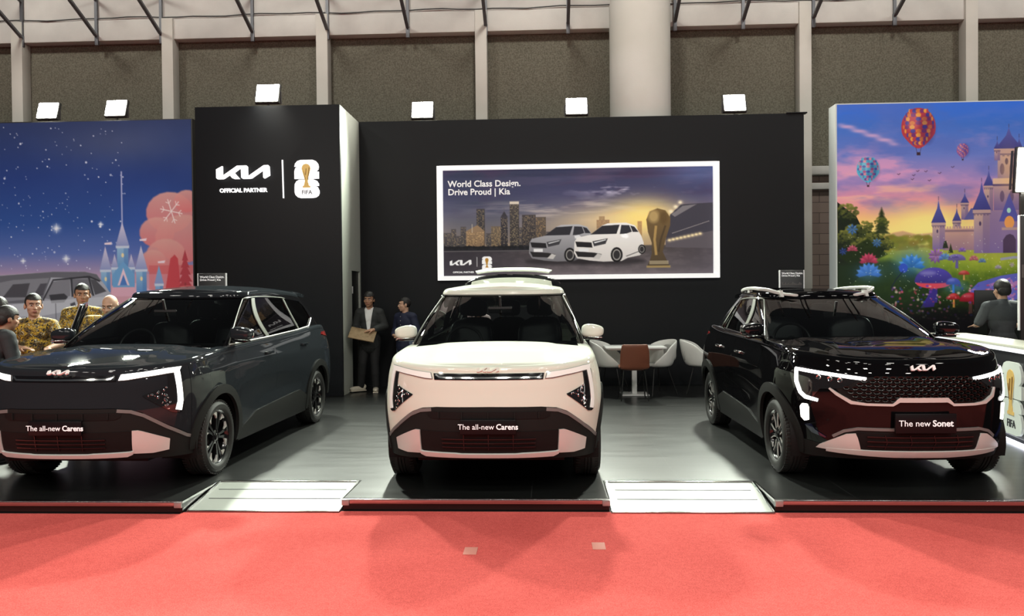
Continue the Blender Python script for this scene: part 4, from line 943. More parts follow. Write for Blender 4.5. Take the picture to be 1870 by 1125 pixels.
# ---------------------------------------------------------------- framed picture on the backdrop (units: px of a close look)
def billboard():
    c = Canvas(60, 90, 1810, 785, 560)
    c.vgrad([(90, (52, 56, 84)), (250, (66, 66, 100)), (360, (96, 96, 120)), (470, (140, 130, 128)), (590, (176, 150, 120)), (600, (70, 64, 66)), (785, (98, 90, 94))])
    n = c.noise(5, 6, 5, 3); n2 = c.noise(4, 9, 5, 11)
    sky = np.clip((595 - c.Y) / 30, 0, 1); up = np.clip((430 - c.Y) / 200, 0, 1)
    c.mix(np.exp(-((c.X - 300) / 420) ** 2) * .45 * sky, (.20, .23, .30))
    c.mix(np.clip((n - .48) * 5, 0, 1) * .75 * up, (.27, .22, .33)); c.mix(np.clip((n2 - .52) * 6, 0, 1) * .55 * up * np.clip((c.X - 200) / 900, 0, 1), (.36, .32, .42))
    c.glow(1700, 110, 220, 90, (110, 130, 190), .5)
    c.mix(sky * .85 * np.exp(-((c.X - 1250) / 420) ** 2 - ((c.Y - 430) / 95) ** 2), (.96, .84, .62)); c.glow(1370, 415, 190, 110, (255, 226, 130), .95)
    c.mix(sky * np.clip((c.noise(4, 14, 5, 21) - .5) * 6, 0, 1) * .6 * np.exp(-((c.Y - 350) / 60) ** 2 - ((c.X - 850) / 450) ** 2), (.95, .88, .80))
    c.mix(sky * np.clip((c.noise(9, 12, 4, 31) - .60) * 8, 0, 1) * .7 * np.exp(-((c.Y - 235) / 40) ** 2 - ((c.X - 1250) / 260) ** 2), (.95, .92, .98))
    c.mix(np.clip((c.noise(5, 14, 4, 41) - .5) * 5, 0, 1) * .8 * np.exp(-((c.Y - 345) / 40) ** 2 - ((c.X - 330) / 230) ** 2), (.22, .25, .31))
    gr = (c.Y > 596) * 1.
    c.mix(gr * (c.noise(30, 26, 3, 51) - .35) * .7, (.52, .47, .48)); c.mix(gr * .75 * np.exp(-((c.X - 80) / 500) ** 2), (.17, .16, .19)); c.mix(gr * .5 * np.clip((c.X - 1450) / 350, 0, 1), (.30, .28, .32))
    R = np.random.RandomState(3)
    def tower(x0, x1, y, col, lit=(210, 180, 130), roof=None):
        c.rect(x0, y, x1, 598, col, 1, tuple(int(v * .8) for v in col))
        if roof: c.poly(roof, col)
        for yy in np.arange(y + 8, 590, 9):
            for xx in np.arange(x0 + 3, x1 - 3, 6):
                if R.rand() < .42: c.rect(xx, yy, xx + 4, yy + 4, lit, .25 + .5 * R.rand())
    for x0, x1, y in ((60, 120, 500), (118, 150, 475), (180, 215, 460), (150, 185, 520), (345, 378, 505), (430, 450, 470), (735, 760, 500), (560, 582, 470)): tower(x0, x1, y, (78, 74, 76))
    tower(284, 338, 345, (62, 60, 64)); tower(500, 560, 300, (70, 66, 66), (230, 205, 150)); c.rect(500, 300, 560, 318, (205, 195, 180))
    tower(580, 668, 388, (66, 62, 64)); tower(668, 734, 404, (92, 82, 74), (240, 190, 120)); tower(378, 440, 460, (104, 92, 80), (240, 200, 130)); tower(215, 335, 490, (140, 116, 90), (240, 200, 140), [(215, 490), (290, 450), (335, 490)])
    tower(442, 486, 400, (56, 54, 60), (220, 190, 140), [(442, 400), (464, 362), (486, 400)]); c.line([(255, 500), (255, 445)], 3, (200, 190, 170)); c.line([(464, 368), (464, 340)], 2, (90, 88, 92))
    tower(1076, 1112, 405, (170, 140, 104)); tower(1060, 1142, 428, (165, 132, 100)); tower(1322, 1350, 440, (190, 150, 100))
    c.rect(60, 590, 640, 625, (34, 34, 40), .95); c.rect(60, 618, 640, 624, (150, 142, 140), .5)
    for x in R.uniform(70, 640, 60): c.ell(x, 598 + R.uniform(-6, 8), 10, 9, (26, 27, 30), .8)
    # stadium
    c.poly([(1530, 400), (1600, 335), (1810, 325), (1810, 560), (1500, 565)], (64, 62, 72)); c.poly([(1500, 565), (1810, 505), (1810, 620), (1500, 610)], (90, 84, 90)); c.poly([(1540, 400), (1610, 345), (1700, 335), (1560, 415)], (120, 116, 120))
    for t in np.linspace(0, 1, 9): c.glow(1525 + 195 * t, 565 - 40 * t, 13, 10, (255, 232, 180), .95)
    for x, y in ((1595, 322), (1566, 350), (1536, 380)): c.glow(x, y, 14, 12, (255, 240, 205), .95)
    for t in np.linspace(0, 1, 30): c.ell(1545 + 230 * t, 520 - 75 * t, 2.5, 2, (220, 210, 200), .8)
    # two cars
    def suvp(ox, oy, k, body, shade, hi):
        q = lambda P: [(ox + x * k, oy + y * k) for x, y in P]
        c.ell(ox + 215 * k, oy + 245 * k, 235 * k, 26 * k, (36, 33, 36), .7, 6)
        c.poly(q([(5, 120), (20, 95), (110, 75), (180, 18), (215, 5), (330, 2), (385, 20), (425, 85), (440, 130), (438, 190), (415, 210), (340, 225), (300, 245), (185, 248), (100, 240), (20, 225), (0, 190)]), body, 1, 1, shade)
        c.poly(q([(105, 75), (180, 20), (290, 14), (270, 72)]), (44, 44, 50)); c.poly(q([(300, 16), (350, 18), (366, 60), (330, 72), (290, 74)]), (50, 50, 56)); c.poly(q([(356, 20), (382, 28), (408, 62), (372, 62)]), (46, 46, 52))
        c.poly(q([(10, 118), (112, 125), (118, 158), (20, 152)]), (34, 33, 36)); c.poly(q([(118, 118), (215, 100), (200, 135), (128, 150)]), (58, 58, 62)); c.poly(q([(128, 124), (205, 106), (200, 112), (132, 130)]), hi)
        c.poly(q([(8, 180), (128, 190), (175, 200), (160, 222), (25, 215)]), (38, 36, 38)); c.poly(q([(150, 195), (178, 204), (160, 232), (120, 226)]), (190, 186, 182)); c.rect(*q([(32, 162)])[0], *q([(92, 182)])[0], (225, 225, 225))
        for x, y, r in ((270, 205, 48), (428, 172, 30)):
            c.ell(ox + x * k, oy + y * k, r * .78 * k, r * k, (24, 23, 25)); c.ell(ox + x * k, oy + y * k, r * .55 * k, r * .74 * k, (150, 146, 142)); c.ell(ox + x * k, oy + y * k, r * .42 * k, r * .58 * k, (46, 44, 46))
        c.poly(q([(300, 78), (330, 72), (348, 88), (335, 100), (305, 96)]), hi); c.line(q([(330, 215), (410, 185)]), 5 * k, (90, 86, 86))
    suvp(622, 452, .98, (176, 176, 180), (112, 110, 114), (214, 214, 216)); suvp(912, 446, 1.02, (245, 243, 238), (204, 198, 194), (255, 255, 255))
    # gold cup
    cup = [(1378, 430), (1400, 378), (1450, 358), (1500, 372), (1532, 420), (1530, 470), (1500, 560), (1482, 640), (1505, 690), (1530, 740), (1378, 740), (1400, 690), (1412, 650), (1412, 580), (1388, 510)]
    c.poly(cup, (120, 96, 60), 1, 1, (74, 62, 48)); c.ell(1425, 410, 34, 40, (196, 168, 112), .75, 6); c.ell(1490, 420, 26, 40, (90, 70, 42), .7, 6); c.line([(1440, 470), (1430, 560), (1440, 660)], 16, (196, 160, 96), .7); c.line([(1500, 470), (1470, 560), (1455, 640)], 12, (66, 54, 40), .7)
    c.rect(1396, 696, 1518, 720, (196, 182, 150), .55); c.rect(1378, 728, 1530, 742, (170, 146, 96), .8)
    # small marks bottom left
    P = [(178 + x * 142, 695 - y * 142) for x, y in WORDMARK]; c.poly(P, (250, 250, 250)); c.rect(283, 660, 286, 722, (240, 240, 240))
    for L in (TWO, SIX): c.poly([(350 + x * 100, 706 - y * 100) for x, y in L], (248, 248, 248))
    c.poly([(350 + x * 100, 706 - y * 100) for x, y in CUP], (176, 128, 52))
    return c
bb = thing('billboard', 'white framed picture of two cars and a gold cup on the dark backdrop', 'billboard', (.536, 13.2, 2.915))
hw, hh = 2.35, .945
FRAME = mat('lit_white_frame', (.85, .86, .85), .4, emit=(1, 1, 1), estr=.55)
q = MB()
for a, b_ in (((-hw, hh), (hw, hh)), ((-hw, -hh), (hw, -hh))): q.bar((a[0] - .0, -.05, a[1]), (b_[0], -.05, b_[1]), .10, .075)
for x in (-hw, hw): q.bar((x, -.05, -hh - .0375), (x, -.05, hh + .0375), .10, .075)
q.build('frame', FRAME, bb, smooth=False)
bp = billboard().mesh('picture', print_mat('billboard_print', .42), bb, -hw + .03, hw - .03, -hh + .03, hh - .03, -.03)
text_obj('caption', 'World Class Design.\nDrive Proud | Kia', .150, LETTER, bb, (-2.215, -.036, .60), align='LEFT', bold=.003, line=.93)
text_obj('small_line', 'OFFICIAL PARTNER', .042, LETTER, bb, (-1.96, -.036, -.845), bold=.001)
# ---------------------------------------------------------------- night-sky banner on the left
def night():
    c = Canvas(-640, 100, 905, 1300, 560); R = np.random.RandomState(9)
    c.vgrad([(100, (46, 58, 98)), (350, (42, 64, 126)), (560, (50, 82, 150)), (700, (92, 112, 176)), (800, (176, 150, 178)), (900, (196, 160, 180)), (1300, (190, 150, 170))])
    c.mix((c.noise(7, 5, 4, 2) - .4) * .5 * np.clip((600 - c.Y) / 300, 0, 1), (.28, .36, .60)); c.glow(560, 200, 300, 90, (90, 96, 120), .45); c.glow(700, 560, 140, 120, (60, 90, 180), .3)
    for k in range(330):
        x, y = R.uniform(-640, 600), R.uniform(120, 790); r = R.choice([1.6, 2.2, 3.2, 5.], p=[.5, .3, .15, .05]); c.ell(x, y, r, r, (236, 240, 255), .55 + .45 * R.rand())
    for x, y, r in ((270, 585, 16), (313, 725, 13), (478, 570, 9), (110, 733, 9), (-200, 420, 14), (-420, 640, 14)):
        c.glow(x, y, r, r, (245, 248, 255), .9); c.line([(x - 1.4 * r, y), (x + 1.4 * r, y)], 2, (240, 245, 255), .8); c.line([(x, y - 1.4 * r), (x, y + 1.4 * r)], 2, (240, 245, 255), .8)
    # pink clouds and trees
    for x, y, r in ((800, 520, 110), (880, 470, 60), (740, 610, 82), (860, 640, 130), (780, 720, 95), (720, 740, 60)): c.ell(x, y, r, r * .85, (214, 158, 152), .95, 2, (216, 120, 122))
    c.rect(700, 760, 905, 920, (206, 104, 108), .9); c.rect(520, 800, 905, 1000, (214, 150, 160), .55)
    c.poly([(770, 900), (800, 730), (820, 712), (835, 730), (850, 900)], (196, 74, 82)); 
    for i in range(5): c.poly([(868, 690 + i * 30), (868 - 14 - i * 6, 740 + i * 32), (868 + 14 + i * 6, 740 + i * 32)], (176, 66, 76))
    c.rect(864, 840, 872, 880, (150, 60, 66)); c.ell(880, 890, 80, 36, (222, 120, 118))
    for a in range(6):
        t = a * PI / 3 + .2; c.line([(808, 515), (808 + 52 * math.cos(t), 515 + 58 * math.sin(t))], 4, (244, 228, 226))
        for s in (-1, 1): c.line([(808 + 34 * math.cos(t), 515 + 38 * math.sin(t)), (808 + 34 * math.cos(t) + 16 * math.cos(t + s * .9), 515 + 38 * math.sin(t) + 18 * math.sin(t + s * .9))], 3, (244, 228, 226))
    # plain pale-blue towers
    B1, B2, RF = (150, 186, 216), (92, 136, 190), (214, 204, 222)
    def tw_(x, y0, y1, w, rh, rc=RF):
        c.rect(x - w, y0, x + w, y1, B1, 1, B2); c.rect(x + w * .2, y0, x + w, y1, (80, 122, 180), .5); c.poly([(x - w * 1.25, y0), (x, y0 - rh), (x + w * 1.25, y0)], rc, 1, 1, (140, 150, 196)); c.rect(x - w * 1.2, y0 - 3, x + w * 1.2, y0 + 8, (196, 206, 226)); c.ell(x, y0 + 40, w * .25, 10, (235, 215, 170))
    c.poly([(520, 900), (530, 840), (660, 840), (700, 870), (770, 880), (770, 900)], (216, 168, 186)); tw_(497, 780, 880, 22, 110); tw_(664, 780, 890, 24, 110); tw_(746, 846, 885, 18, 86, (120, 170, 210)); tw_(578, 672, 800, 26, 110); c.line([(578, 580), (578, 330)], 6, (200, 200, 232), .8); tw_(540, 770, 850, 14, 62); tw_(618, 770, 850, 14, 62)
    c.poly([(530, 858), (530, 800), (580, 740), (632, 800), (632, 858)], (110, 160, 206)); c.poly([(552, 850), (580, 770), (608, 850)], (232, 200, 214)); c.poly([(562, 850), (580, 800), (598, 850)], (80, 122, 190))
    for x, y in ((494, 655), (658, 640), (742, 742)): c.poly([(x, y), (x + 34, y - 4), (x + 30, y + 8), (x, y + 8)], (236, 214, 224))
    # printed grey car
    c.poly([(-640, 920), (-560, 850), (-300, 815), (100, 792), (250, 784), (400, 786), (455, 798), (495, 850), (530, 905), (545, 1000), (540, 1200), (-640, 1250)], (178, 180, 190), 1, 1, (130, 131, 142))
    c.poly([(-330, 920), (-200, 850), (0, 800), (250, 784), (400, 786), (455, 798), (478, 830), (440, 818), (240, 810), (200, 905), (150, 925), (0, 930)], (104, 104, 112)); c.poly([(-180, 905), (-60, 842), (60, 820), (232, 812), (205, 880), (150, 908), (0, 920)], (132, 132, 140))
    c.poly([(10, 900), (60, 840), (140, 835), (120, 900)], (66, 64, 70), .8); c.poly([(150, 900), (190, 838), (222, 836), (200, 890)], (72, 70, 78), .8)
    c.poly([(205, 905), (245, 830), (330, 818), (330, 895), (260, 915)], (128, 128, 136)); c.poly([(338, 818), (415, 818), (432, 890), (344, 896)], (112, 112, 120)); c.poly([(424, 818), (450, 824), (500, 876), (446, 892)], (84, 84, 90)); c.line([(335, 812), (340, 900)], 9, (60, 60, 66)); c.line([(418, 812), (438, 896)], 9, (60, 60, 66)); c.line([(200, 915), (250, 822), (420, 808), (470, 830)], 8, (58, 58, 64))
    c.poly([(230, 890), (300, 884), (318, 900), (300, 925), (240, 928)], (64, 64, 70)); c.poly([(0, 940), (200, 918), (500, 900), (530, 905), (520, 930), (200, 985), (-200, 1000)], (196, 198, 206), .7); c.ell(230, 1090, 60, 92, (44, 44, 50)); c.ell(230, 1090, 42, 70, (120, 122, 130)); c.line([(260, 930), (262, 1120)], 3, (96, 96, 104)); c.line([(330, 938), (352, 930)], 14, (80, 80, 88))
    return c
def banner(name, label, cv, em, X0, X1, Z0, Z1, y, th, frame_m):
    o = thing(name, label, 'banner', ((X0 + X1) / 2, y, PLAT)); cx = (X0 + X1) / 2
    q = MB(); q.box((0, th / 2 + .004, (Z0 + Z1) / 2 - PLAT), (X1 - X0, th - .006, Z1 - Z0), .008); q.box((X0 - cx + .3, th / 2, (Z0 - PLAT) / 2), (.12, .3, Z0 - PLAT)); q.box((X1 - cx - .3, th / 2, (Z0 - PLAT) / 2), (.12, .3, Z0 - PLAT)); q.build('frame', frame_m, o)
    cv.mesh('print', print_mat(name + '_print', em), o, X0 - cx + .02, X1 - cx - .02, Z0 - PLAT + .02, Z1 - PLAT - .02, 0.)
    return o
FRAB = mat('white_frame_fabric', (.62, .65, .62), .6, emit=(.9, 1., .95), estr=.12)
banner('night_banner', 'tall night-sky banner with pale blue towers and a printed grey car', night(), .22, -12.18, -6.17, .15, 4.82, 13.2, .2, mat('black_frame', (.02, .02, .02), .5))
# ---------------------------------------------------------------- castle banner on the right
def castle():
    c = Canvas(62, 20, 1298, 1290, 560); R = np.random.RandomState(4)
    c.vgrad([(20, (52, 108, 214)), (120, (64, 110, 196)), (260, (104, 122, 196)), (380, (176, 138, 188)), (470, (222, 142, 160)), (540, (246, 186, 126)), (610, (252, 220, 130)), (640, (170, 160, 70)), (760, (96, 128, 40)), (900, (40, 62, 24)), (1000, (14, 20, 16)), (1290, (8, 10, 12))])
    sk = np.clip((560 - c.Y) / 80, 0, 1)
    c.mix(sk * np.clip((c.noise(5, 16, 5, 3) - .47) * 5, 0, 1) * .75 * np.exp(-((c.Y - 330) / 170) ** 2), (.90, .62, .76)); c.mix(sk * np.clip((c.noise(4, 22, 5, 13) - .5) * 6, 0, 1) * .6 * np.exp(-((c.Y - 440) / 90) ** 2), (.99, .76, .62)); c.mix(sk * np.clip((c.noise(4, 12, 5, 23) - .5) * 5, 0, 1) * .5, (.34, .42, .72))
    [c.glow(80 + 9 * k, 112 + 3.4 * k + 5 * math.sin(k), 20, 7, (214, 170, 206), .4) for k in range(28)]; c.glow(480, 590, 190, 90, (255, 240, 140), .9)
    c.poly([(260, 640), (320, 615), (360, 608), (420, 625), (500, 618), (560, 640)], (188, 140, 120), .7, 3)
    for k in range(80): c.ell(R.uniform(290, 520), R.uniform(634, 690), R.uniform(8, 26), R.uniform(7, 16), (110 + R.randint(30), 108 + R.randint(24), 44), .7, 3)
    n = c.noise(60, 60, 3, 5); c.mix((c.Y > 690) * (n - .4) * .9 * np.clip((1010 - c.Y) / 200, 0, 1), (.62, .66, .18)); c.glow(760, 740, 260, 60, (190, 196, 60), .6)
    # castle
    S1, S2 = (206, 172, 150), (124, 104, 150)
    def twr(x, y0, y1, w, rh, rc=(92, 96, 168), win=True):
        c.rect(x - w, y0, x + w, y1, S1, 1, S2); c.rect(x + w * .15, y0, x + w, y1, (108, 88, 138), .45); c.rect(x - w * 1.15, y0 - 2, x + w * 1.15, y0 + max(8, w * .45), (188, 156, 150)); c.rect(x - w * 1.15, y0 + max(8, w * .45), x + w * 1.15, y0 + max(12, w * .6), (92, 74, 110), .7)
        c.poly([(x - w * 1.2, y0), (x - w * .25, y0 - rh * .62), (x, y0 - rh), (x + w * .25, y0 - rh * .62), (x + w * 1.2, y0)], rc, 1, 1, (66, 66, 132)); c.line([(x, y0 - rh), (x, y0 - rh - 16)], 2, (70, 60, 90))
        for k in range(5): c.rect(x - w + k * w * .42, y0 + w * .6, x - w + k * w * .42 + w * .2, y0 + w * .6 + 6, (80, 64, 96), .5)
        if win: c.ell(x - w * .2, y0 + (y1 - y0) * .32, w * .14, w * .3, (70, 56, 92))
    twr(748, 405, 560, 20, 74); twr(640, 482, 560, 16, 48); twr(604, 565, 640, 17, 62); c.poly([(636, 560), (668, 508), (690, 508), (690, 560)], (92, 92, 150)); twr(838, 236, 420, 50, 96); twr(786, 236, 290, 13, 40); twr(884, 232, 290, 13, 46); c.rect(770, 375, 900, 520, (196, 160, 150), 1, (120, 100, 150)); c.rect(766, 372, 906, 398, (216, 180, 156)); c.rect(766, 398, 906, 408, (96, 78, 112))
    for x in (808, 850): c.ell(x, 330, 10, 26, (104, 84, 110)); c.ell(x, 455, 10, 26, (104, 84, 116))
    c.rect(544, 600, 690, 700, (204, 160, 140), 1, (150, 116, 130)); 
    for k in range(12): c.rect(546 + k * 12.5, 590, 546 + k * 12.5 + 7, 604, (206, 164, 144))
    c.rect(544, 606, 690, 616, (120, 92, 108), .7); c.rect(750, 520, 1000, 715, (150, 124, 156), 1, (116, 98, 150)); c.rect(900, 380, 1262, 715, (150, 124, 156), 1, (116, 98, 150)); c.poly([(794, 570), (840, 440), (886, 570)], (84, 84, 160)); c.ell(838, 520, 9, 12, (170, 220, 200)); c.ell(840, 575, 22, 30, (240, 160, 80)); c.rect(806, 598, 876, 610, (184, 150, 140))
    c.poly([(812, 715), (812, 655), (826, 634), (842, 628), (858, 634), (870, 655), (870, 715)], (60, 46, 70)); twr(716, 515, 715, 35, 130); twr(522, 572, 695, 28, 105)
    for k in range(10): twr(960 + k * 60, 440 - (k % 3) * 60, 700, 24, 110, win=False)
    c.glow(836, 340, 40, 90, (255, 200, 110), .35); c.glow(1000, 660, 400, 90, (160, 130, 160), .25)
    c.poly([(540, 690), (546, 660), (556, 655), (566, 690)], (44, 50, 36)); c.poly([(566, 712), (576, 668), (588, 712)], (52, 58, 36))
    # hot-air balloons and birds
    def balloon(x, y, rx, ry, cols, basket):
        c.poly([(x + rx * math.cos(t) * (1 if math.sin(t) < .35 else 1 - .55 * (math.sin(t) - .35)), y + ry * math.sin(t) * (1 if math.sin(t) < 0 else 1.12)) for t in np.linspace(0, 2 * PI, 40)[:-1]], cols[0])
        m = len(cols)
        for j in range(-4, 5):
            for i in range(-3, 4):
                f = math.sqrt(max(0, 1 - (j / 5.) ** 2)); cx = x + rx * .9 * math.sin(i * .42) * f * (1 if j < 1 else 1 - .10 * j); cy = y + ry * j * .21
                c.ell(cx, cy, rx * .15 * math.cos(i * .42) + 1, ry * .11, cols[(i + 2 * j) % m], .9)
        c.ell(x - rx * .35, y - ry * .3, rx * .4, ry * .5, (255, 240, 230), .18, 8); c.ell(x + rx * .5, y + ry * .1, rx * .45, ry * .8, (30, 20, 70), .28, 8)
        c.line([(x - rx * .16, y + ry * 1.05), (x - basket * .5, y + ry * 1.32)], 1.5, (70, 50, 70)); c.line([(x + rx * .16, y + ry * 1.05), (x + basket * .5, y + ry * 1.32)], 1.5, (70, 50, 70)); c.rect(x - basket * .6, y + ry * 1.32, x + basket * .6, y + ry * 1.32 + basket, (60, 40, 50))
    balloon(432, 130, 78, 88, [(176, 60, 70), (60, 62, 150), (206, 120, 60), (110, 50, 110), (226, 160, 70)], 14)
    balloon(203, 320, 52, 56, [(86, 176, 206), (176, 70, 120), (66, 76, 160), (220, 130, 150), (60, 140, 180)], 8); balloon(631, 240, 27, 31, [(150, 80, 140), (90, 90, 180), (214, 140, 130)], 6)
    for x, y in ((428, 334), (465, 336), (410, 353), (342, 347), (404, 371), (527, 345), (481, 378), (586, 318)): c.line([(x - 7, y - 2), (x - 2, y - 1), (x, y + 2), (x + 3, y - 2), (x + 7, y - 5)], 2.4, (70, 44, 80))
    # trees and shrubs at the left
    def bush(x, y, r, n_, dk, lt):
        for k in range(n_):
            a, q_ = R.uniform(0, 2 * PI), math.sqrt(R.rand()); u = x + r * q_ * math.cos(a); v = y + r * .8 * q_ * math.sin(a); t = np.clip(.5 - (v - y) / r * .5 + R.uniform(-.2, .2), 0, 1); c.ell(u, v, r * .12, r * .09, tuple(dk[i] + (lt[i] - dk[i]) * t for i in range(3)), .9, 2)
    c.poly([(62, 470), (150, 540), (180, 600), (250, 620), (300, 660), (260, 720), (120, 860), (62, 860)], (26, 34, 24)); 
    for x, y, r in ((105, 520, 52), (150, 620, 60), (190, 590, 40), (95, 640, 50), (240, 650, 56), (180, 690, 60), (290, 670, 30)): bush(x, y, r, 90, (22, 34, 20), (132, 132, 58))
    for i in range(6): c.poly([(264, 498 + i * 17), (264 - 12 - i * 5, 530 + i * 18), (264 + 12 + i * 5, 530 + i * 18)], (40, 50, 28), .95, 3)
    bush(264, 570, 34, 60, (30, 42, 22), (104, 112, 44))
    c.poly([(62, 720), (200, 640), (290, 715), (250, 735), (120, 760)], (30, 44, 20), .9, 3); c.poly([(62, 760), (300, 740), (420, 800), (560, 880), (420, 1000), (62, 1000)], (30, 48, 26), .8, 8)
    # path
    c.poly([(660, 890), (700, 850), (800, 820), (900, 805), (1262, 780), (1262, 1000), (760, 960), (690, 915)], (92, 96, 180)); c.mix(((c.X > 655) & (c.Y > 800) & (c.Y < 960) & (c.Y > 1090 - .31 * c.X)) * np.clip((c.noise(60, 60, 2, 8) - .52) * 8, 0, 1) * .6, (.86, .52, .66)); c.line([(800, 744), (860, 736), (1000, 740)], 12, (150, 150, 190), .8)
    # flowers
    def flower(x, y, r, col, n_=7, half=False):
        for k in range(n_):
            a = PI + PI * k / (n_ - 1) if half else 2 * PI * k / n_; c.poly([(x, y), (x + r * .75 * math.cos(a - .25), y + r * .7 * math.sin(a - .25)), (x + r * math.cos(a), y + r * math.sin(a)), (x + r * .75 * math.cos(a + .25), y + r * .7 * math.sin(a + .25))], tuple(min(255, v + 40 * (k % 2)) for v in col), .9, 2, tuple(int(v * .7) for v in col))
    c.glow(400, 760, 80, 60, (50, 120, 220), .6); flower(400, 775, 62, (56, 130, 226), 9, True); flower(205, 810, 60, (70, 130, 226), 9, True); c.glow(205, 800, 60, 40, (80, 140, 236), .4); c.ell(362, 780, 20, 22, (54, 84, 190)); c.line([(360, 795), (330, 830), (305, 872)], 4, (30, 40, 60)); flower(510, 725, 36, (150, 84, 196), 11); flower(550, 740, 30, (80, 130, 220), 8, True)
    flower(130, 695, 26, (222, 80, 120), 7, True); flower(205, 750, 44, (206, 60, 100), 9, True); flower(130, 598, 26, (60, 120, 220), 8); flower(242, 662, 22, (60, 120, 214), 8); flower(88, 700, 18, (50, 80, 190), 7); flower(718, 755, 18, (70, 110, 214), 7, True); flower(680, 745, 22, (190, 70, 130), 7, True); flower(628, 705, 18, (120, 80, 200), 7, True); flower(790, 785, 16, (170, 150, 210), 7, True); flower(852, 770, 12, (190, 160, 214), 6)
    # toadstools
    def cap(x, y, w, h, col, stem, under=None):
        c.poly([(x - w * .13, y), (x + w * .13, y), (x + w * .18, y + h * 1.3), (x - w * .18, y + h * 1.3)], stem)
        if under: c.ell(x, y, w * .96, h * .42, under)
        c.poly([(x + w * math.cos(t), y - h * .9 * math.sin(t) * (1 if math.sin(t) > 0 else .1)) for t in np.linspace(0, 2 * PI, 30)[:-1]], col, 1, 2, tuple(int(v * .7) for v in col)); c.ell(x - w * .3, y - h * .55, w * .4, h * .15, (255, 255, 255), .25, 5)
    c.poly([(487, 830), (517, 830), (516, 900), (500, 960), (440, 965), (478, 900)], (58, 46, 128)); cap(500, 845, 88, 74, (84, 74, 176), (58, 46, 128), (214, 74, 90)); cap(588, 856, 33, 32, (84, 92, 196), (60, 110, 190)); c.glow(600, 870, 50, 26, (60, 130, 214), .5); cap(590, 925, 28, 30, (200, 46, 50), (206, 150, 70)); cap(665, 935, 50, 44, (184, 34, 52), (90, 60, 50)); cap(636, 812, 25, 20, (208, 74, 70), (196, 150, 90)); cap(702, 950, 28, 28, (170, 30, 46), (80, 50, 50)); cap(604, 745, 40, 30, (132, 116, 190), (100, 90, 150)); cap(590, 735, 22, 16, (110, 96, 180), (100, 90, 150))
    for k in range(260):
        x, y = R.uniform(300, 900), R.uniform(860, 1040); col = [(120, 60, 170), (200, 70, 90), (60, 70, 190), (230, 210, 190), (220, 120, 150), (60, 90, 40)][R.randint(6)]; c.ell(x, y, R.uniform(2, 7), R.uniform(2, 6), col, .75 * np.clip((1060 - y) / 120, .2, 1), 2)
    c.mix(np.clip((c.Y - 930) / 110, 0, 1) * .75 * (c.X < 700), (.03, .03, .05))
    for k in range(160): c.ell(R.uniform(70, 900), R.uniform(620, 950), 1.6, 1.6, (230, 240, 210), .7)
    return c
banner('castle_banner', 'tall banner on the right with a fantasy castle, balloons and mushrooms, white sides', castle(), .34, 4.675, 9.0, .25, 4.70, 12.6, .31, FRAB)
# ================================================================ people
def blob(name, mb, m, parent, voxel=.009, smooth=3, cut=None, planes=()):
    """melts overlapping shapes into one continuous surface"""
    me = bpy.data.meshes.new('b'); bmesh.ops.recalc_face_normals(mb.bm, faces=mb.bm.faces); mb.bm.to_mesh(me); mb.bm.free()
    t = bpy.data.objects.new('b', me); C.objects.link(t)
    r = t.modifiers.new('r', 'REMESH'); r.mode = 'VOXEL'; r.voxel_size = voxel
    s = t.modifiers.new('s', 'SMOOTH'); s.factor = .5; s.iterations = smooth
    dg = bpy.context.evaluated_depsgraph_get(); dg.update(); out = bpy.data.meshes.new_from_object(t.evaluated_get(dg)); bpy.data.objects.remove(t); bpy.data.meshes.remove(me)
    if cut:
        bm = bmesh.new(); bm.from_mesh(out)
        for co, no in planes: bmesh.ops.bisect_plane(bm, geom=bm.verts[:] + bm.edges[:] + bm.faces[:], plane_co=co, plane_no=no, dist=1e-5)
        kill = [f for f in bm.faces if cut(f.calc_center_median())]
        bmesh.ops.delete(bm, geom=kill, context='FACES'); bm.to_mesh(out); bm.free()
    out.materials.clear(); out.materials.append(m); out.polygons.foreach_set('use_smooth', [True] * len(out.polygons)); out.name = name
    return link(bpy.data.objects.new(name, out), parent)
def hand(b, w, d, n, s, k, curl=.5):
    """palm, four fingers and a thumb; w wrist, d along the hand, n palm normal, s = +1 / -1 thumb side"""
    d = Vector(d).normalized(); n = Vector(n); n = (n - d * n.dot(d)).normalized(); t = d.cross(n) * s
    b.caps(w, w + d * .045 * k, .026 * k, .030 * k)
    for q in (-.024, 0, .024): b.caps(w + d * .03 * k + t * q * k, w + d * .085 * k + t * q * k, .017 * k, .014 * k, 10, 4)
    for i, L in enumerate((.068, .078, .072, .056)):
        o = w + d * .088 * k + t * (.030 - .020 * i) * k; a = o; dd = d
        for j, f in enumerate((.45, .32, .23)):
            dd = (dd + n * curl * (.55 if j else .3)).normalized(); e = a + dd * L * f * k; b.caps(a, e, (.0098 - .0008 * j) * k, (.0092 - .0009 * j) * k, 8, 3); a = e
    a = w + d * .025 * k + t * .030 * k; dd = (d * .7 + t * .75 + n * .25).normalized()
    for L, r in ((.040, .0125), (.030, .0105), (.024, .0095)):
        e = a + dd * L * k; b.caps(a, e, r * k, r * .92 * k, 8, 3); a = e; dd = (dd + d * .35 + n * curl * .25).normalized()
SKIN = [mat('skin_warm', (.50, .29, .19), .5, sheen=.1), mat('skin_tan', (.40, .215, .13), .5), mat('skin_fair', (.58, .35, .24), .5)]
HAIR = mat('black_hair', (.010, .008, .007), .45, bump=(160, .5)); GREYH = mat('grey_hair', (.10, .09, .085), .6)
LIP = mat('lips', (.36, .14, .11), .5); EYEW = mat('eye_white', (.75, .74, .72), .3); EYEB = mat('eye_dark', (.015, .01, .008), .2)
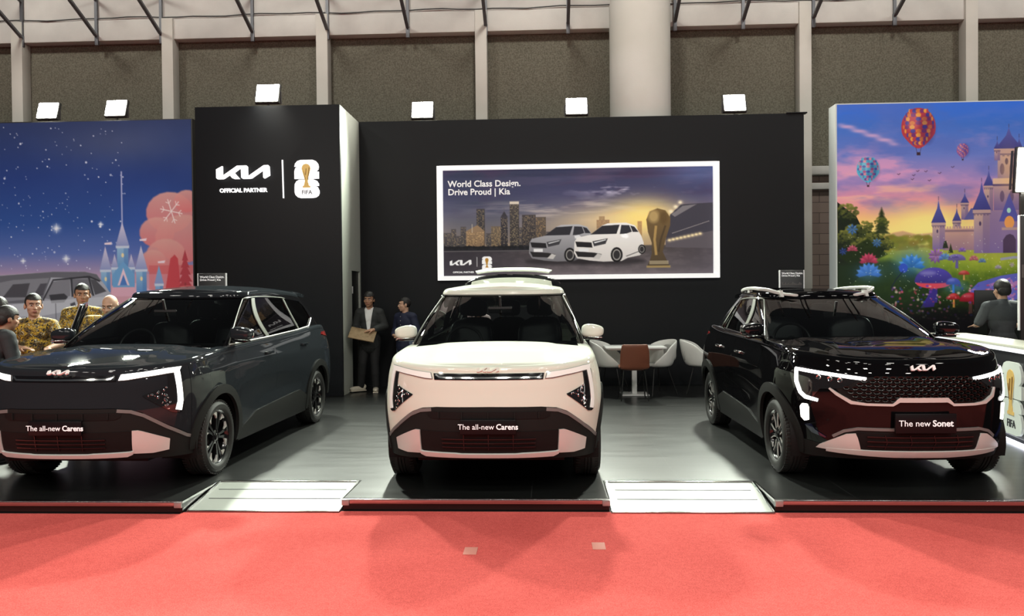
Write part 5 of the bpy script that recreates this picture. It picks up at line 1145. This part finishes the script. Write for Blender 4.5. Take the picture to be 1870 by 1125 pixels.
def person(name, label, loc, rz, h, P, skin, clothes, hair='short', look=(0, 0), voxel=.009, shoes=None, trousers=None):
    """P overrides joints (for a 1.70 m figure that faces -y); clothes: list of dicts"""
    k = h / 1.70
    J = dict(pel=(0, 0, .93), wst=(0, 0, 1.06), chs=(0, .01, 1.27), nck=(0, .005, 1.43), hd=(0, -.02, 1.585), sL=(.165, .01, 1.360), sR=(-.165, .01, 1.360), eL=(.250, .04, 1.095), eR=(-.250, .04, 1.095), wL=(.265, -.05, .855), wR=(-.265, -.05, .855), dL=(0, -.2, -1), dR=(0, -.2, -1), nL=(-1, 0, 0), nR=(1, 0, 0),
             hL=(.09, 0, .90), hR=(-.09, 0, .90), kL=(.10, -.015, .49), kR=(-.10, -.015, .49), aL=(.10, .02, .085), aR=(-.10, .02, .085), fL=(.03, -1, 0), fR=(-.03, -1, 0), cL=.5, cR=.5, girth=1.)
    J.update(P); V = {a: (Vector(b) * (k if a[0] in 'pwcnhseka' and a not in ('nL', 'nR') else 1) if isinstance(b, tuple) else b) for a, b in J.items()}
    root = thing(name, label, 'person', loc, rz); G = J['girth']
    Hc = V['hd']; R = Matrix.Rotation(look[0], 4, 'Z') @ Matrix.Rotation(look[1], 4, 'X'); HM = Matrix.Translation(Hc) @ R @ Matrix.Scale(k * 1.10, 4)
    b = MB()
    def trunk(b, g):
        b.ell(V['pel'], ((.155 * G + g) * k, (.110 * G + g) * k, (.115 + g) * k)); b.caps(V['pel'], V['wst'], (.125 * G + g) * k, (.120 * G + g) * k)
        b.ell(V['wst'].lerp(V['chs'], .4), ((.148 * G + g) * k, (.104 * G + g) * k, (.15 + g) * k)); b.ell(V['chs'], ((.168 * G + g) * k, (.112 * G + g) * k, (.165 + g) * k))
        for s in ('sL', 'sR'): b.caps(V['chs'].lerp(V['nck'], .72), V[s], (.070 + g) * k, (.066 + g) * k)
        b.caps(V['wst'], V['chs'].lerp(V['nck'], .55), (.105 * G + g) * k, (.10 + g) * k)
    def arm(b, s, g, f=1.):
        S, E, W_ = V['s' + s], V['e' + s], V['w' + s]; a = min(1., f * 2)
        b.caps(S, S.lerp(E, a), (.056 + g) * k, (.056 + (.044 - .056) * a + g) * k)
        if f > .5: t = (f - .5) * 2; b.caps(E, E.lerp(W_, t), (.043 + g) * k, (.043 + (.029 - .043) * t + g) * k)
    def legs(b, g):
        for s in 'LR':
            b.caps(V['h' + s], V['k' + s], (.088 + g) * k, (.058 + g) * k); b.caps(V['k' + s], V['a' + s] , (.056 + g) * k, (.038 + g * 1.4) * k)
            b.caps(V['k' + s], V['k' + s].lerp(V['a' + s], .45), (.055 + g) * k, (.056 + g) * k)
    trunk(b, 0)
    for s in 'LR': arm(b, s, 0)
    legs(b, 0)
    b.caps(V['nck'] - Vector((0, 0, .05 * k)), Hc + R @ Vector((0, .02 * k, -.05 * k)), .060 * k, .052 * k)
    b.ell((0, .012, .032), (.074, .094, .090), M=HM); b.ell((0, -.024, -.040), (.061, .064, .074), M=HM); b.ell((0, -.052, -.088), (.030, .028, .024), M=HM)
    b.ell((0, -.058, -.030), (.050, .030, .05), M=HM); b.ell((0, -.070, .034), (.052, .022, .014), M=HM)
    b.caps(HM @ Vector((0, -.088, .012)), HM @ Vector((0, -.105, -.026)), .008 * k, .0125 * k); b.ell((0, -.094, -.028), (.020, .012, .010), M=HM); b.ell((0, -.084, -.058), (.026, .012, .012), M=HM)
    for s in (-1, 1): b.ell((s * .076, .014, -.010), (.012, .021, .033), M=HM); b.ell((s * .044, -.052, -.022), (.024, .026, .022), M=HM)
    hand(b, V['wL'], V['dL'], V['nL'], 1, k, J['cL']); hand(b, V['wR'], V['dR'], V['nR'], -1, k, J['cR'])
    for s in 'LR':
        f = V['f' + s].normalized(); a = V['a' + s]; b.caps(a - f * .04 * k - Vector((0, 0, .045 * k)), a + f * .13 * k - Vector((0, 0, .055 * k)), .034 * k, .026 * k); b.caps(a, a - Vector((0, 0, .04 * k)), .04 * k, .036 * k)
    body = blob('body', b, skin, root, voxel * k)
    e = MB(); p = MB(); br = MB()
    for s in (-1, 1):
        e.ell((s * .030, -.0815, .008), (.0140, .0095, .0052), M=HM); p.ell((s * .030, -.0885, .008), (.0066, .0035, .0050), M=HM)
        br.tube([HM @ Vector((s * x, y, z)) for x, y, z in ((.012, -.0935, .026), (.030, -.091, .0315), (.048, -.080, .027))], .0042 * k, 5)
    e.build('eyes', EYEW, body); p.build('pupils', EYEB, body); br.build('eyebrows', HAIR, body)
    l = MB(); l.ell((0, -.0945, -.0535), (.023, .006, .0045), M=HM); l.ell((0, -.0935, -.0615), (.019, .006, .0055), M=HM); l.build('lips', LIP, body)
    if hair:
        q = MB(); r = {'short': .004, 'full': .010, 'bald': .003, 'bun': .014}[hair]
        q.ell((0, .014, .034), (.075 + r, .095 + r, .092 + r), n=96, m=72)
        if hair in ('full', 'bun'): q.ell((0, .05, -.01), (.07 + r * .6, .06 + r, .08), n=72, m=48)
        if hair == 'bun': q.ell((0, .115, .04), (.05, .045, .05), n=48, m=32)
        lim = {'short': .062, 'full': .050, 'bald': 9, 'bun': .05}[hair]
        def face(c):
            if hair == 'bald': return not (c.y > .03 and -.075 < c.z < .025)
            f = lim + .10 * max(0, abs(c.x) - .03) - .35 * max(0, .018 - abs(c.x)) * 0
            if c.y < -.03: return c.z < f
            if c.y < .0: return c.z < f - (c.y + .03) * 2.2 and not (abs(c.x) > .06 and c.z > -.005 and c.y > -.022)
            return c.z < (-.005 - (c.y) * 1.2 if c.y < .06 else -.077)
        bmesh.ops.delete(q.bm, geom=[f for f in q.bm.faces if face(f.calc_center_median())], context='FACES')
        bmesh.ops.transform(q.bm, matrix=HM, verts=q.bm.verts); hr = q.build('hair', GREYH if hair == 'bald' else HAIR, body)
        so = hr.modifiers.new('thick', 'SOLIDIFY'); so.thickness = .008; so.offset = -1
    for c_ in clothes:
        q = MB(); g = c_.get('g', .012); trunk(q, g)
        for s in 'LR': arm(q, s, g + .006, c_.get('sleeve', .42))
        if c_.get('long'): q.caps(V['pel'], V['pel'] - Vector((0, 0, .10 * k)), (.15 * G + g) * k, (.155 * G + g) * k)
        zt = V['nck'].z + .012 * k; zs = [V['s' + s].z for s in 'LR']; W_ = {s: (V['w' + s], (V['w' + s] - V['e' + s]).normalized()) for s in 'LR'}
        v = c_.get('vee'); nx = V['nck']
        def cut(p, v=v):
            if (p - V['nck']).length < .10 * k and p.z > V['nck'].z - .02 * k and (p - nx).xy.length < .062 * k + .02: return True
            if v:
                zz = (V['nck'].z - p.z) / k
                return p.y < V['chs'].y - .02 * k and 0 <= zz + .06 < v + .06 and abs(p.x - V['chs'].x) < (.012 + .062 * (1 - zz / v)) * k
            return False
        pl = []
        if v:
            for sg in (-1, 1):                       # straight lapel edges
                top_, bot = Vector((V['chs'].x + sg * (.012 + .062 * (1 + .06 / v)) * k, 0, V['nck'].z + .06 * k)), Vector((V['chs'].x + sg * .012 * k, 0, V['nck'].z - v * k))
                pl.append((bot, (top_ - bot).cross(Vector((0, 1, 0))).normalized()))
        blob(c_['name'], q, c_['m'], body, voxel * k, 3, cut, pl)
        if c_.get('collar'):
            q = MB(); n0 = V['nck'] + Vector((0, -.005 * k, .0))
            ring = [n0 + Vector((.066 * k * math.sin(a), -.062 * k * math.cos(a), (.020 + .018 * (1 - math.cos(a)) * .5 - .028 * max(0, math.cos(a)) ** 3) * k)) for a in np.linspace(.16, 2 * PI - .16, 28)]
            low = [n0 + Vector((.088 * k * math.sin(a), -.090 * k * math.cos(a), (-.022 - .040 * max(0, math.cos(a)) ** 4) * k)) for a in np.linspace(.22, 2 * PI - .22, 28)]
            q.rings([ring, low], cap=False, closed=False); cl = q.build('collar', c_.get('collar_m', c_['m']), body); so = cl.modifiers.new('thick', 'SOLIDIFY'); so.thickness = .006
        if c_.get('buttons'):
            q = MB()
            for t in np.linspace(.06, .36, 5): q.ell((V['chs'].x, V['chs'].y - (.128 + c_.get('g', .012)) * k, V['nck'].z - t * k), (.006, .003, .006), n=10, m=6)
            q.build('buttons', mat('pale_button', (.7, .68, .6), .4), body)
    if trousers:
        q = MB(); q.ell(V['pel'], (.168 * G * k, .122 * G * k, .125 * k)); legs(q, .014); q2 = blob('trousers', q, trousers, body, voxel * k, 3, lambda p: p.z < min(V['aL'].z, V['aR'].z) - .02 * k)
    if shoes:
        for s in 'LR':
            f = V['f' + s].normalized(); a = V['a' + s]; q = MB(); M = Matrix.Translation(a - Vector((0, 0, .083 * k))) @ f.to_track_quat('-Y', 'Z').to_matrix().to_4x4()
            q.ell((0, -.055, .045), (.047, .145, .040), .8, .85, M=M); q.ell((0, .035, .065), (.042, .055, .050), .8, .8, M=M)
            q.box((0, -.055, .010), (.088, .275, .018), .008, 2, M); q.build('shoe', shoes, body)
    return root
def batik():
    m = bpy.data.materials.new('yellow_batik_cloth'); m.use_nodes = True; nt = m.node_tree; bs = nt.nodes['Principled BSDF']; tc = nt.nodes.new('ShaderNodeTexCoord')
    n1 = nt.nodes.new('ShaderNodeTexNoise'); n1.inputs['Scale'].default_value = 30.; n1.inputs['Detail'].default_value = 2.; n1.inputs['Distortion'].default_value = .6
    n2 = nt.nodes.new('ShaderNodeTexNoise'); n2.inputs['Scale'].default_value = 17.; n2.inputs['Detail'].default_value = 1.
    r1 = nt.nodes.new('ShaderNodeValToRGB'); r1.color_ramp.interpolation = 'CONSTANT'; r2 = nt.nodes.new('ShaderNodeValToRGB')
    e = r1.color_ramp.elements; cs = [(0, (.018, .013, .008)), (.40, (.62, .42, .04)), (.47, (.46, .26, .025)), (.52, (.02, .014, .008)), (.58, (.70, .62, .36)), (.63, (.10, .05, .012))]
    e[0].color = (*cs[0][1], 1); e[1].position = cs[1][0]; e[1].color = (*cs[1][1], 1)
    for p_, c_ in cs[2:]: q = e.new(p_); q.color = (*c_, 1)
    r2.color_ramp.elements[0].position = .42; r2.color_ramp.elements[0].color = (.25, .22, .2, 1); r2.color_ramp.elements[1].position = .56
    mx = nt.nodes.new('ShaderNodeMix'); mx.data_type = 'RGBA'; mx.blend_type = 'MULTIPLY'; mx.inputs[0].default_value = 1.
    for n_, r_ in ((n1, r1), (n2, r2)): nt.links.new(tc.outputs['Object'], n_.inputs['Vector']); nt.links.new(n_.outputs['Fac'], r_.inputs['Fac'])
    nt.links.new(r1.outputs['Color'], mx.inputs[6]); nt.links.new(r2.outputs['Color'], mx.inputs[7]); nt.links.new(mx.outputs[2], bs.inputs['Base Color']); bs.inputs['Roughness'].default_value = .7
    return m
BATIK = batik()
BLAZER = mat('charcoal_blazer_cloth', (.020, .022, .022), .75, bump=(90, .2)); WSHIRT = mat('white_shirt_cloth', (.74, .75, .74), .7); NAVY = mat('navy_cloth', (.010, .014, .040), .75); JEANS = mat('blue_jeans', (.14, .18, .24), .8, mottle=(14., (.08, .11, .16), 4)); BLACKC = mat('black_cloth', (.008, .008, .009), .8); GREYC = mat('grey_cloth', (.055, .062, .068), .8, bump=(40, .3)); PINK = mat('pink_shirt_cloth', (.52, .38, .40), .8)
SHOE = mat('cream_shoe_leather', (.62, .56, .46), .3)
# the salesman: weight on one leg, folder in both hands
sm = person('person', 'man in a charcoal blazer and white shirt holding a brown folder', (-2.90, 12.45, PLAT), .06, 1.625,
    dict(eR=(-.245, .03, 1.13), wR=(-.155, -.21, 1.02), dR=(.75, -.55, -.25), nR=(.2, .3, 1), eL=(.255, .02, 1.13), wL=(.10, -.225, 1.075), dL=(-.95, -.25, -.12), nL=(0, .3, -1), cR=.35, cL=.35,
         kL=(.085, -.02, .49), aL=(.10, -.03, .085), aR=(-.165, .02, .10), kR=(-.12, -.03, .50), fR=(-.75, -.6, 0), fL=(.12, -1, 0), hd=(.0, -.03, 1.585)),
    SKIN[1], [dict(name='shirt', m=WSHIRT, g=.006, sleeve=.9, collar=True), dict(name='blazer', m=BLAZER, g=.020, sleeve=.90, vee=.44, long=True)], 'full', (-.15, .06), .009, SHOE, BLACKC)
q = MB(); q.bar((-.27, -.30, .985), (.135, -.285, .90), .020, .25, up=(0, .75, .66), bevel=.006)
fo = q.build('folder', mat('brown_card_folder', (.22, .145, .07), .7, mottle=(20., (.28, .19, .10), 4)), None, loc=(-2.90, 12.45, PLAT + .015)); fo.rotation_euler = (0, 0, .06); tag(fo, 'brown card folder held open by the man in the blazer', 'folder')
person('person', 'man in a navy jacket and jeans with his head turned left', (-2.33, 12.55, PLAT), -.5, 1.53,
    dict(eR=(-.25, .03, 1.12), wR=(-.12, -.19, 1.03), dR=(.85, -.3, -.1), nR=(0, .4, 1), eL=(.25, .03, 1.12), wL=(.09, -.20, 1.00), dL=(-.9, -.25, .1), nL=(0, .6, -1)),
    SKIN[2], [dict(name='jacket', m=NAVY, g=.020, sleeve=.9, collar=True, buttons=True, long=True)], 'short', (-.75, .02), .010, BLACKC, JEANS)
person('person', 'man in a yellow batik shirt beside the dark grey car\'s door mirror', (-5.50, 8.0, PLAT), .30, 1.600,
    dict(eL=(.29, -.02, 1.15), wL=(.20, -.24, 1.10), dL=(.3, -.95, -.1), nL=(-.2, 0, -1), eR=(-.29, 0, 1.14), wR=(-.06, -.26, 1.115), dR=(.95, -.3, -.05), nR=(0, 0, -1), girth=1.04, sL=(.172, .01, 1.355), sR=(-.172, .01, 1.355)),
    SKIN[0], [dict(name='batik_shirt', m=BATIK, g=.012, sleeve=.46, collar=True, long=True)], 'short', (.42, .06), .007, BLACKC, BLACKC)
person('person', 'man in a yellow batik shirt half hidden behind the opened car door', (-5.80, 9.35, PLAT), .35, 1.73,
    dict(girth=1.03, wL=(.14, -.22, 1.08), dL=(-.2, -.9, 0), nL=(0, 0, -1)), SKIN[1], [dict(name='batik_shirt', m=BATIK, g=.012, sleeve=.46, collar=True, long=True)], 'short', (.25, .1), .009, BLACKC, BLACKC)
person('person', 'bald man in a batik shirt leaning to look into the dark grey car', (-5.26, 8.85, PLAT), .75, 1.66,
    dict(girth=1.03, chs=(.02, -.12, 1.22), nck=(.03, -.20, 1.365), hd=(.03, -.27, 1.505), sL=(.21, -.14, 1.33), sR=(-.17, -.16, 1.33), eL=(.27, -.22, 1.06), eR=(-.25, -.22, 1.08), wL=(.18, -.42, 1.0), wR=(-.14, -.42, 1.0), dL=(0, -.9, -.2), dR=(0, -.9, -.2), nL=(0, 0, -1), nR=(0, 0, -1)),
    SKIN[2], [dict(name='batik_shirt', m=BATIK, g=.012, sleeve=.46, collar=True, long=True)], 'bald', (-.65, .25), .008, BLACKC, BLACKC)
person('person', 'person in a dark grey jacket at the far left, beside the dark grey car', (-5.33, 7.05, PLAT), 2.6, 1.52,
    dict(chs=(0, -.10, 1.24), nck=(0, -.17, 1.385), hd=(0, -.22, 1.53), sL=(.195, -.13, 1.335), sR=(-.195, -.13, 1.335), eL=(.27, -.16, 1.08), eR=(-.27, -.16, 1.08), wL=(.17, -.38, 1.0), wR=(-.17, -.38, 1.0)),
    SKIN[1], [dict(name='jacket', m=mat('dark_grey_jacket', (.028, .032, .035), .8, bump=(30, .3)), g=.018, sleeve=.95, long=True)], 'full', (0, .2), .010, BLACKC, BLACKC)
person('person', 'dark-haired woman in a white top at the far left', (-6.32, 8.6, PLAT), .5, 1.60,
    dict(nck=(0, -.06, 1.40), hd=(0, -.10, 1.545)), SKIN[1], [dict(name='white_top', m=WSHIRT, g=.02, sleeve=.9, long=True)], 'bun', (.6, .3), .010, BLACKC, BLACKC)
person('person', 'man in a grey shirt seen from behind, standing at the counter on the right', (5.98, 10.35, PLAT), 2.95, 1.68,
    dict(eL=(.28, -.02, 1.13), eR=(-.28, -.02, 1.13), wL=(.24, -.24, 1.10), wR=(-.24, -.24, 1.10), dL=(-.2, -.9, 0), dR=(.2, -.9, 0), nL=(0, 0, -1), nR=(0, 0, -1), girth=1.04, sL=(.178, .01, 1.36), sR=(-.178, .01, 1.36)),
    SKIN[0], [dict(name='shirt', m=GREYC, g=.014, sleeve=.44, collar=True, long=True)], 'full', (.25, .1), .009, BLACKC, BLACKC)
person('person', 'person in a pale pink shirt bending at the white car\'s open tailgate', (-1.14, 11.45, PLAT), .25, 1.60,
    dict(chs=(.02, -.16, 1.22), nck=(.05, -.27, 1.33), hd=(.07, -.36, 1.43), sL=(.21, -.20, 1.28), sR=(-.15, -.22, 1.30), eL=(.26, -.34, 1.05), eR=(-.20, -.38, 1.06), wL=(.16, -.54, 1.0), wR=(-.10, -.58, 1.0), dL=(0, -.9, -.3), dR=(0, -.9, -.3), nL=(0, 0, -1), nR=(0, 0, -1)),
    SKIN[1], [dict(name='shirt', m=PINK, g=.022, sleeve=.8, collar=True, long=True)], 'short', (.1, .5), .010, BLACKC, BLACKC)
# ================================================================ furniture
WPL = mat('white_moulded_shell', (.72, .72, .69), .4); PAD = mat('grey_seat_pad', (.42, .42, .40), .85, bump=(120, .3)); BROWN = mat('rust_brown_leather', (.17, .052, .026), .5, bump=(120, .15)); THINB = mat('thin_black_leg', (.02, .02, .02), .4, .5); WMET = mat('white_painted_metal', (.78, .78, .77), .3)
tb = thing('cafe_table', 'white square pedestal table between the white car and the black car', 'table', (1.355, 12.0, PLAT))
q = MB(); q.box((0, 0, .742), (.92, .62, .030), .008, 2); q.box((0, 0, .716), (.80, .50, .024)); q.build('tabletop', WMET, tb)
q = MB(); q.box((0, 0, .36), (.075, .075, .71), .004); q.build('pedestal', WMET, tb)
q = MB(); q.box((0, 0, .010), (.42, .40, .016), .004); q.build('base_plate', WMET, tb)
def tub_chair(label, x, y, rz, m, pad, group, tub=True):
    ch = thing('tub_chair' if tub else 'side_chair', label, 'chair', (x, y, PLAT), rz, group)
    rows = []; nA = 33                                        # shell: seat pan curving up into arms and back; faces -y
    for t in np.linspace(0, 1, 14):
        row = []
        for a in np.linspace(-2.45, 2.45, nA):
            bk = max(0., math.cos(a)); sd = abs(math.sin(a))
            hgt = (.40 * bk ** .7 + .20 * (1 - bk) * max(0, 1 - max(0, abs(a) - 1.7) / .75)) if tub else .42 * max(0, 1 - (abs(a) / 1.0) ** 4)
            if t < .5: r = t * 2; row.append((.235 * r * math.sin(a) / max(1., .95), .225 * r * math.cos(a), .44 + .012 * r * r))
            else:
                u = (t - .5) * 2; f = 1 - (1 - u) ** 2
                row.append(((.235 + .055 * f * (1 if hgt > .03 else .1)) * math.sin(a), (.225 + .06 * f * (hgt > .03) + .05 * u * bk) * math.cos(a), .452 + hgt * (u ** 1.4)))
        rows.append(row)
    V = [p for r in rows for p in r]; F = [(i * nA + j, i * nA + j + 1, (i + 1) * nA + j + 1, (i + 1) * nA + j) for i in range(13) for j in range(nA - 1)]
    sh = mk('shell', V, F, m, ch); so = sh.modifiers.new('thick', 'SOLIDIFY'); so.thickness = .024; so.offset = 0; sd = sh.modifiers.new('sub', 'SUBSURF'); sd.levels = sd.render_levels = 1
    q = MB(); q.ell((0, 0, .462), (.20, .20, .028), .6, .7); q.build('seat_pad', pad, ch)
    if tub: q = MB(); q.ell((0, .255, .64), (.17, .018, .13), .6, .6); q.build('back_pad', pad, ch)
    for sx in (-1, 1):
        for sy in (-1, 1): q = MB(); q.tube([(sx * .13, sy * .12, .44), (sx * .24, sy * .23, 0)], [.011, .008], 8); q.build('leg', THINB, ch)
    return ch
tub_chair('white tub chair with a grey pad at the left end of the white table', 1.00, 12.02, PI / 2 - .35, WPL, PAD, 'white tub chairs')
tub_chair('white tub chair with a grey pad at the right end of the white table', 1.70, 12.05, -PI / 2 + .45, WPL, PAD, 'white tub chairs')
tub_chair('white tub chair partly hidden behind the black car\'s rear wheel', 2.42, 12.1, PI / 2 - .2, WPL, PAD, 'white tub chairs')
bc = thing('side_chair', 'rust brown leather chair with its back to the aisle, in front of the white table', 'chair', (1.275, 11.42, PLAT), PI)
rows = []
for t in np.linspace(0, 1, 15):
    w_ = .205 + .012 * math.sin(PI * t) - .02 * max(0, t - .85) / .15; y_, z_ = (-.21 + .42 * t / .5, .47 - .02 * math.sin(PI * t / .5)) if t < .5 else (.21 + .07 * ((t - .5) / .5) ** .8, .47 + .365 * ((t - .5) / .5) ** 1.1)
    rows.append([(w_ * s, y_ + (.035 * (abs(s) ** 2) * (-1 if t > .5 else 0)), z_ + (.0 if t > .5 else .03 * abs(s) ** 3)) for s in np.linspace(-1, 1, 13)])
V = [p for r in rows for p in r]; F = [(i * 13 + j, i * 13 + j + 1, (i + 1) * 13 + j + 1, (i + 1) * 13 + j) for i in range(14) for j in range(12)]
sh = mk('shell', V, F, BROWN, bc); so = sh.modifiers.new('thick', 'SOLIDIFY'); so.thickness = .035; so.offset = 0; sd = sh.modifiers.new('sub', 'SUBSURF'); sd.levels = sd.render_levels = 1
for sx in (-1, 1):
    for sy in (-1, 1): q = MB(); q.tube([(sx * .15, sy * .14, .455), (sx * .20, sy * .21, 0)], [.011, .008], 8); q.build('leg', THINB, bc)
# ---- display totems with the campaign picture
def totem(label, x, y, z0, z1, w, size, post=True):
    t = thing('sign_stand', label, 'sign', (x, y, PLAT), 0, 'upright sign stands')
    q = MB(); q.box((0, 0, (z0 + z1) / 2 - PLAT), (w, .03, z1 - z0), .004); q.build('board', mat('charcoal_sign_board', (.028, .028, .032), .45), t)
    for s in (-1, 1):
        q = MB(); q.box((s * (w / 2 + .006), -.004, (z0 + z1) / 2 - PLAT), (.012, .04, z1 - z0), .003); q.build('edge_profile', mat('white_edge_profile', (.75, .75, .75), .35, emit=(1, 1, 1), estr=.1), t)
    text_obj('headline', 'World Class Design.\nDrive Proud | Kia', size, LETTER, t, (-w / 2 + w * .06, -.0175, z1 - PLAT - size * 1.75), align='LEFT', bold=size * .02, line=.95, extrude=.0015)
    sk = MB(); R = random.Random(2); x_ = -w / 2 + .02
    while x_ < w / 2 - .03:
        ww = R.uniform(.012, .028) * w / .4; hh_ = R.uniform(.012, .055) * w / .4; sk.box((x_ + ww / 2, -.0165, z1 - PLAT - size * 3.9 - .09 * w / .4 + hh_ / 2), (ww, .003, hh_)); x_ += ww + .003
    sk.build('skyline_print', mat('grey_skyline_print', (.11, .105, .105), .6), t)
    if post:
        q = MB()
        for s in (-1, 1): q.box((s * w * .35, 0, (z0 - PLAT) / 2), (.03, .03, z0 - PLAT))
        q.box((0, 0, .008), (w, .30, .016), .003); q.build('stand', mat('grey_stand_metal', (.25, .25, .25), .4, .6), t)
    return t
totem('dark sign stand with white headline behind the dark grey car', -4.83, 10.9, .35, 2.02, .40, .043)
totem('dark sign stand with white headline behind the black car', 3.335, 10.6, .35, 1.965, .31, .034)
totem('tall dark sign stand at the far right edge, behind the counter', 6.36, 9.62, 1.17, 2.57, 1.2, .125)
# ---- counter with the lit number emblem
ct = thing('counter', 'long dark reception counter with white top and number emblem at the right edge', 'counter', (4.67, 7.70, PLAT), -.17)
# local x: depth (away from the cars), local y: along the counter
q = MB(); q.box((.21, .75, .985), (.45, 4.3, .03), .004); q.build('counter_top', mat('cream_counter_top', (.68, .68, .58), .35), ct)
q = MB(); q.box((.02, .75, .945), (.03, 4.3, .045), .004); q.build('light_strip', mat('counter_light_strip', (.9, .9, .9), .4, emit=(.95, .97, 1.), estr=.9), ct)
q = MB(); q.box((.21, .75, .50), (.36, 4.26, .88), .004); q.build('front_body', mat('counter_dark_laminate', (.012, .012, .015), .35), ct)
q = MB(); q.box((.235, .75, .035), (.33, 4.2, .05)); q.build('plinth', DARK_PLASTIC, ct)
q = MB(); q.box((.005, .75, .016), (.03, 4.26, .03), .004); q.build('base_light', mat('counter_base_light', (.9, .9, 1.), .4, emit=(.85, .88, 1.), estr=4.), ct)
EMW = mat('pale_emblem_panel', (.62, .66, .60), .4, emit=(.9, 1., .92), estr=.12)
M = Matrix.Translation((.030, .33, .455)) @ Matrix.Rotation(-PI / 2, 4, 'Z')
emblem(ct, M, .74, -PI / 2, EMW)
# ---- laptop/monitor on the counter
mo = thing('monitor', 'black monitor on a floor stand behind the man in the grey shirt', 'monitor', (6.22, 11.05, PLAT), 2.95)
q = MB(); q.box((0, 0, 1.34), (.40, .035, .46), .008); q.build('screen_case', mat('matt_black_case', (.008, .008, .009), .5), mo)
q = MB(); q.box((0, -.03, .58), (.05, .03, 1.14)); q.box((0, -.03, .008), (.4, .3, .014), .003); q.build('stand', DARK_PLASTIC, mo)
# ---- floodlight on a pole at the right
f = flood(6.90, 11.4, 3.40, 'bright white floodlight on a pole in front of the castle banner', 0.1, (.20, .62), False)
q = MB(); q.bar((0, .06, -3.29), (0, .06, .1), .05, .05); q.box((0, .06, -3.285), (.5, .5, .02)); q.build('pole', HOUS, f)
# ---- the dark car's opened door on its far side
dd = MB()
del dd
def open_door():
    M = Matrix.Translation((-.80, 1.34, 0)) @ Matrix.Rotation(math.radians(31), 4, 'Z')   # hinge at the front, swung outwards
    q = MB(); q.prism([(0, .26), (.98, .26), (1.0, .62), (1.0, 1.10), (0, 1.08)], -.045, .045, 'x', M); q.bm.normal_update()
    d = q.build('open_door', GREY_PAINT, dc)
    f = MB(); P = [(.06, 1.09, 0), (.42, 1.47, .12), (.92, 1.50, .14), (1.0, 1.10, .0)]
    pts = [M @ Vector((x, y, z)) for y, z, x in P]
    for a, b_ in zip(pts, pts[1:]): f.bar(a, b_, .05, .035, up=(1, 0, 0), bevel=.008)
    f.build('window_frame', GLOSS_BLACK, d)
    g = MB(); g.prism([(.08, 1.09), (.43, 1.46), (.90, 1.49), (.98, 1.10)], .045, .05, 'x', M); 
    w_ = MB(); w_.tube([M @ Vector((-.05, 1.01, .30)), M @ Vector((-.05, 1.01, 1.08)), M @ Vector((.09, .93, 1.50))], .012, 6); w_.build('door_seal', mat('pale_rubber_seal', (.35, .36, .38), .5), d)
    g.bm.free()
open_door()
# ---------------------------------------------------------------- camera
def make_camera():
    F = 1400.; psi, pitch, roll = .045, -.0138, .0095
    f = Vector((-math.sin(psi) * math.cos(pitch), math.cos(psi) * math.cos(pitch), math.sin(pitch)))
    r = Vector((math.cos(psi), math.sin(psi), 0)); u = r.cross(f); c, s = math.cos(roll), math.sin(roll)
    R = c * r - s * u; U = c * u + s * r
    cd = bpy.data.cameras.new('camera'); cd.sensor_width = 36; cd.lens = F * 36 / 1870; cd.clip_end = 200
    o = bpy.data.objects.new('camera', cd); C.objects.link(o)
    M = Matrix((R, U, -f)).transposed().to_4x4(); M.translation = (0, 0, 1.63); o.matrix_world = M
    SC.camera = o
make_camera()
# ---------------------------------------------------------------- light
w = bpy.data.worlds.new('hall'); SC.world = w; w.use_nodes = True
w.node_tree.nodes['Background'].inputs[0].default_value = (.9, .95, 1., 1); w.node_tree.nodes['Background'].inputs[1].default_value = .045
def area(name, loc, target, size, power, col=(1, 1, 1), sy=None, spread=PI):
    l = bpy.data.lights.new(name, 'AREA'); l.energy = power; l.color = col; l.size = size; l.spread = spread
    if sy: l.shape = 'RECTANGLE'; l.size_y = sy
    o = bpy.data.objects.new(name, l); C.objects.link(o); o.location = loc
    o.rotation_euler = (Vector(target) - Vector(loc)).to_track_quat('-Z', 'Y').to_euler()
    return o
for x in (-10, -5, 0, 5, 10):
    for y in (-11, -5.5, -.2):
        area('hall_lamp', (x, y, 9.5), (x, y - .0, 0), .9, 250, (1., .97, .88))
for x in (-10, -5, 0, 5, 10):
    area('wall_fill_light', (x, 9.5, 10.5), (x, 15, 6.4), .8, 80, (1., .97, .90), None, 1.6)  # added lights without any fixture, only to brighten the upper wall
for x, y, z in FLOODS:
    if y > 11: area('floodlight_beam', (x, y - .16, z), (x * .86, 3.4, .1), .30, 240, (.93, 1., .86), .22, 1.9)
SC.view_settings.view_transform = 'Standard'; SC.view_settings.look = 'None'; SC.view_settings.exposure = 0.; SC.view_settings.gamma = 1.; SC.view_settings.use_curve_mapping = False
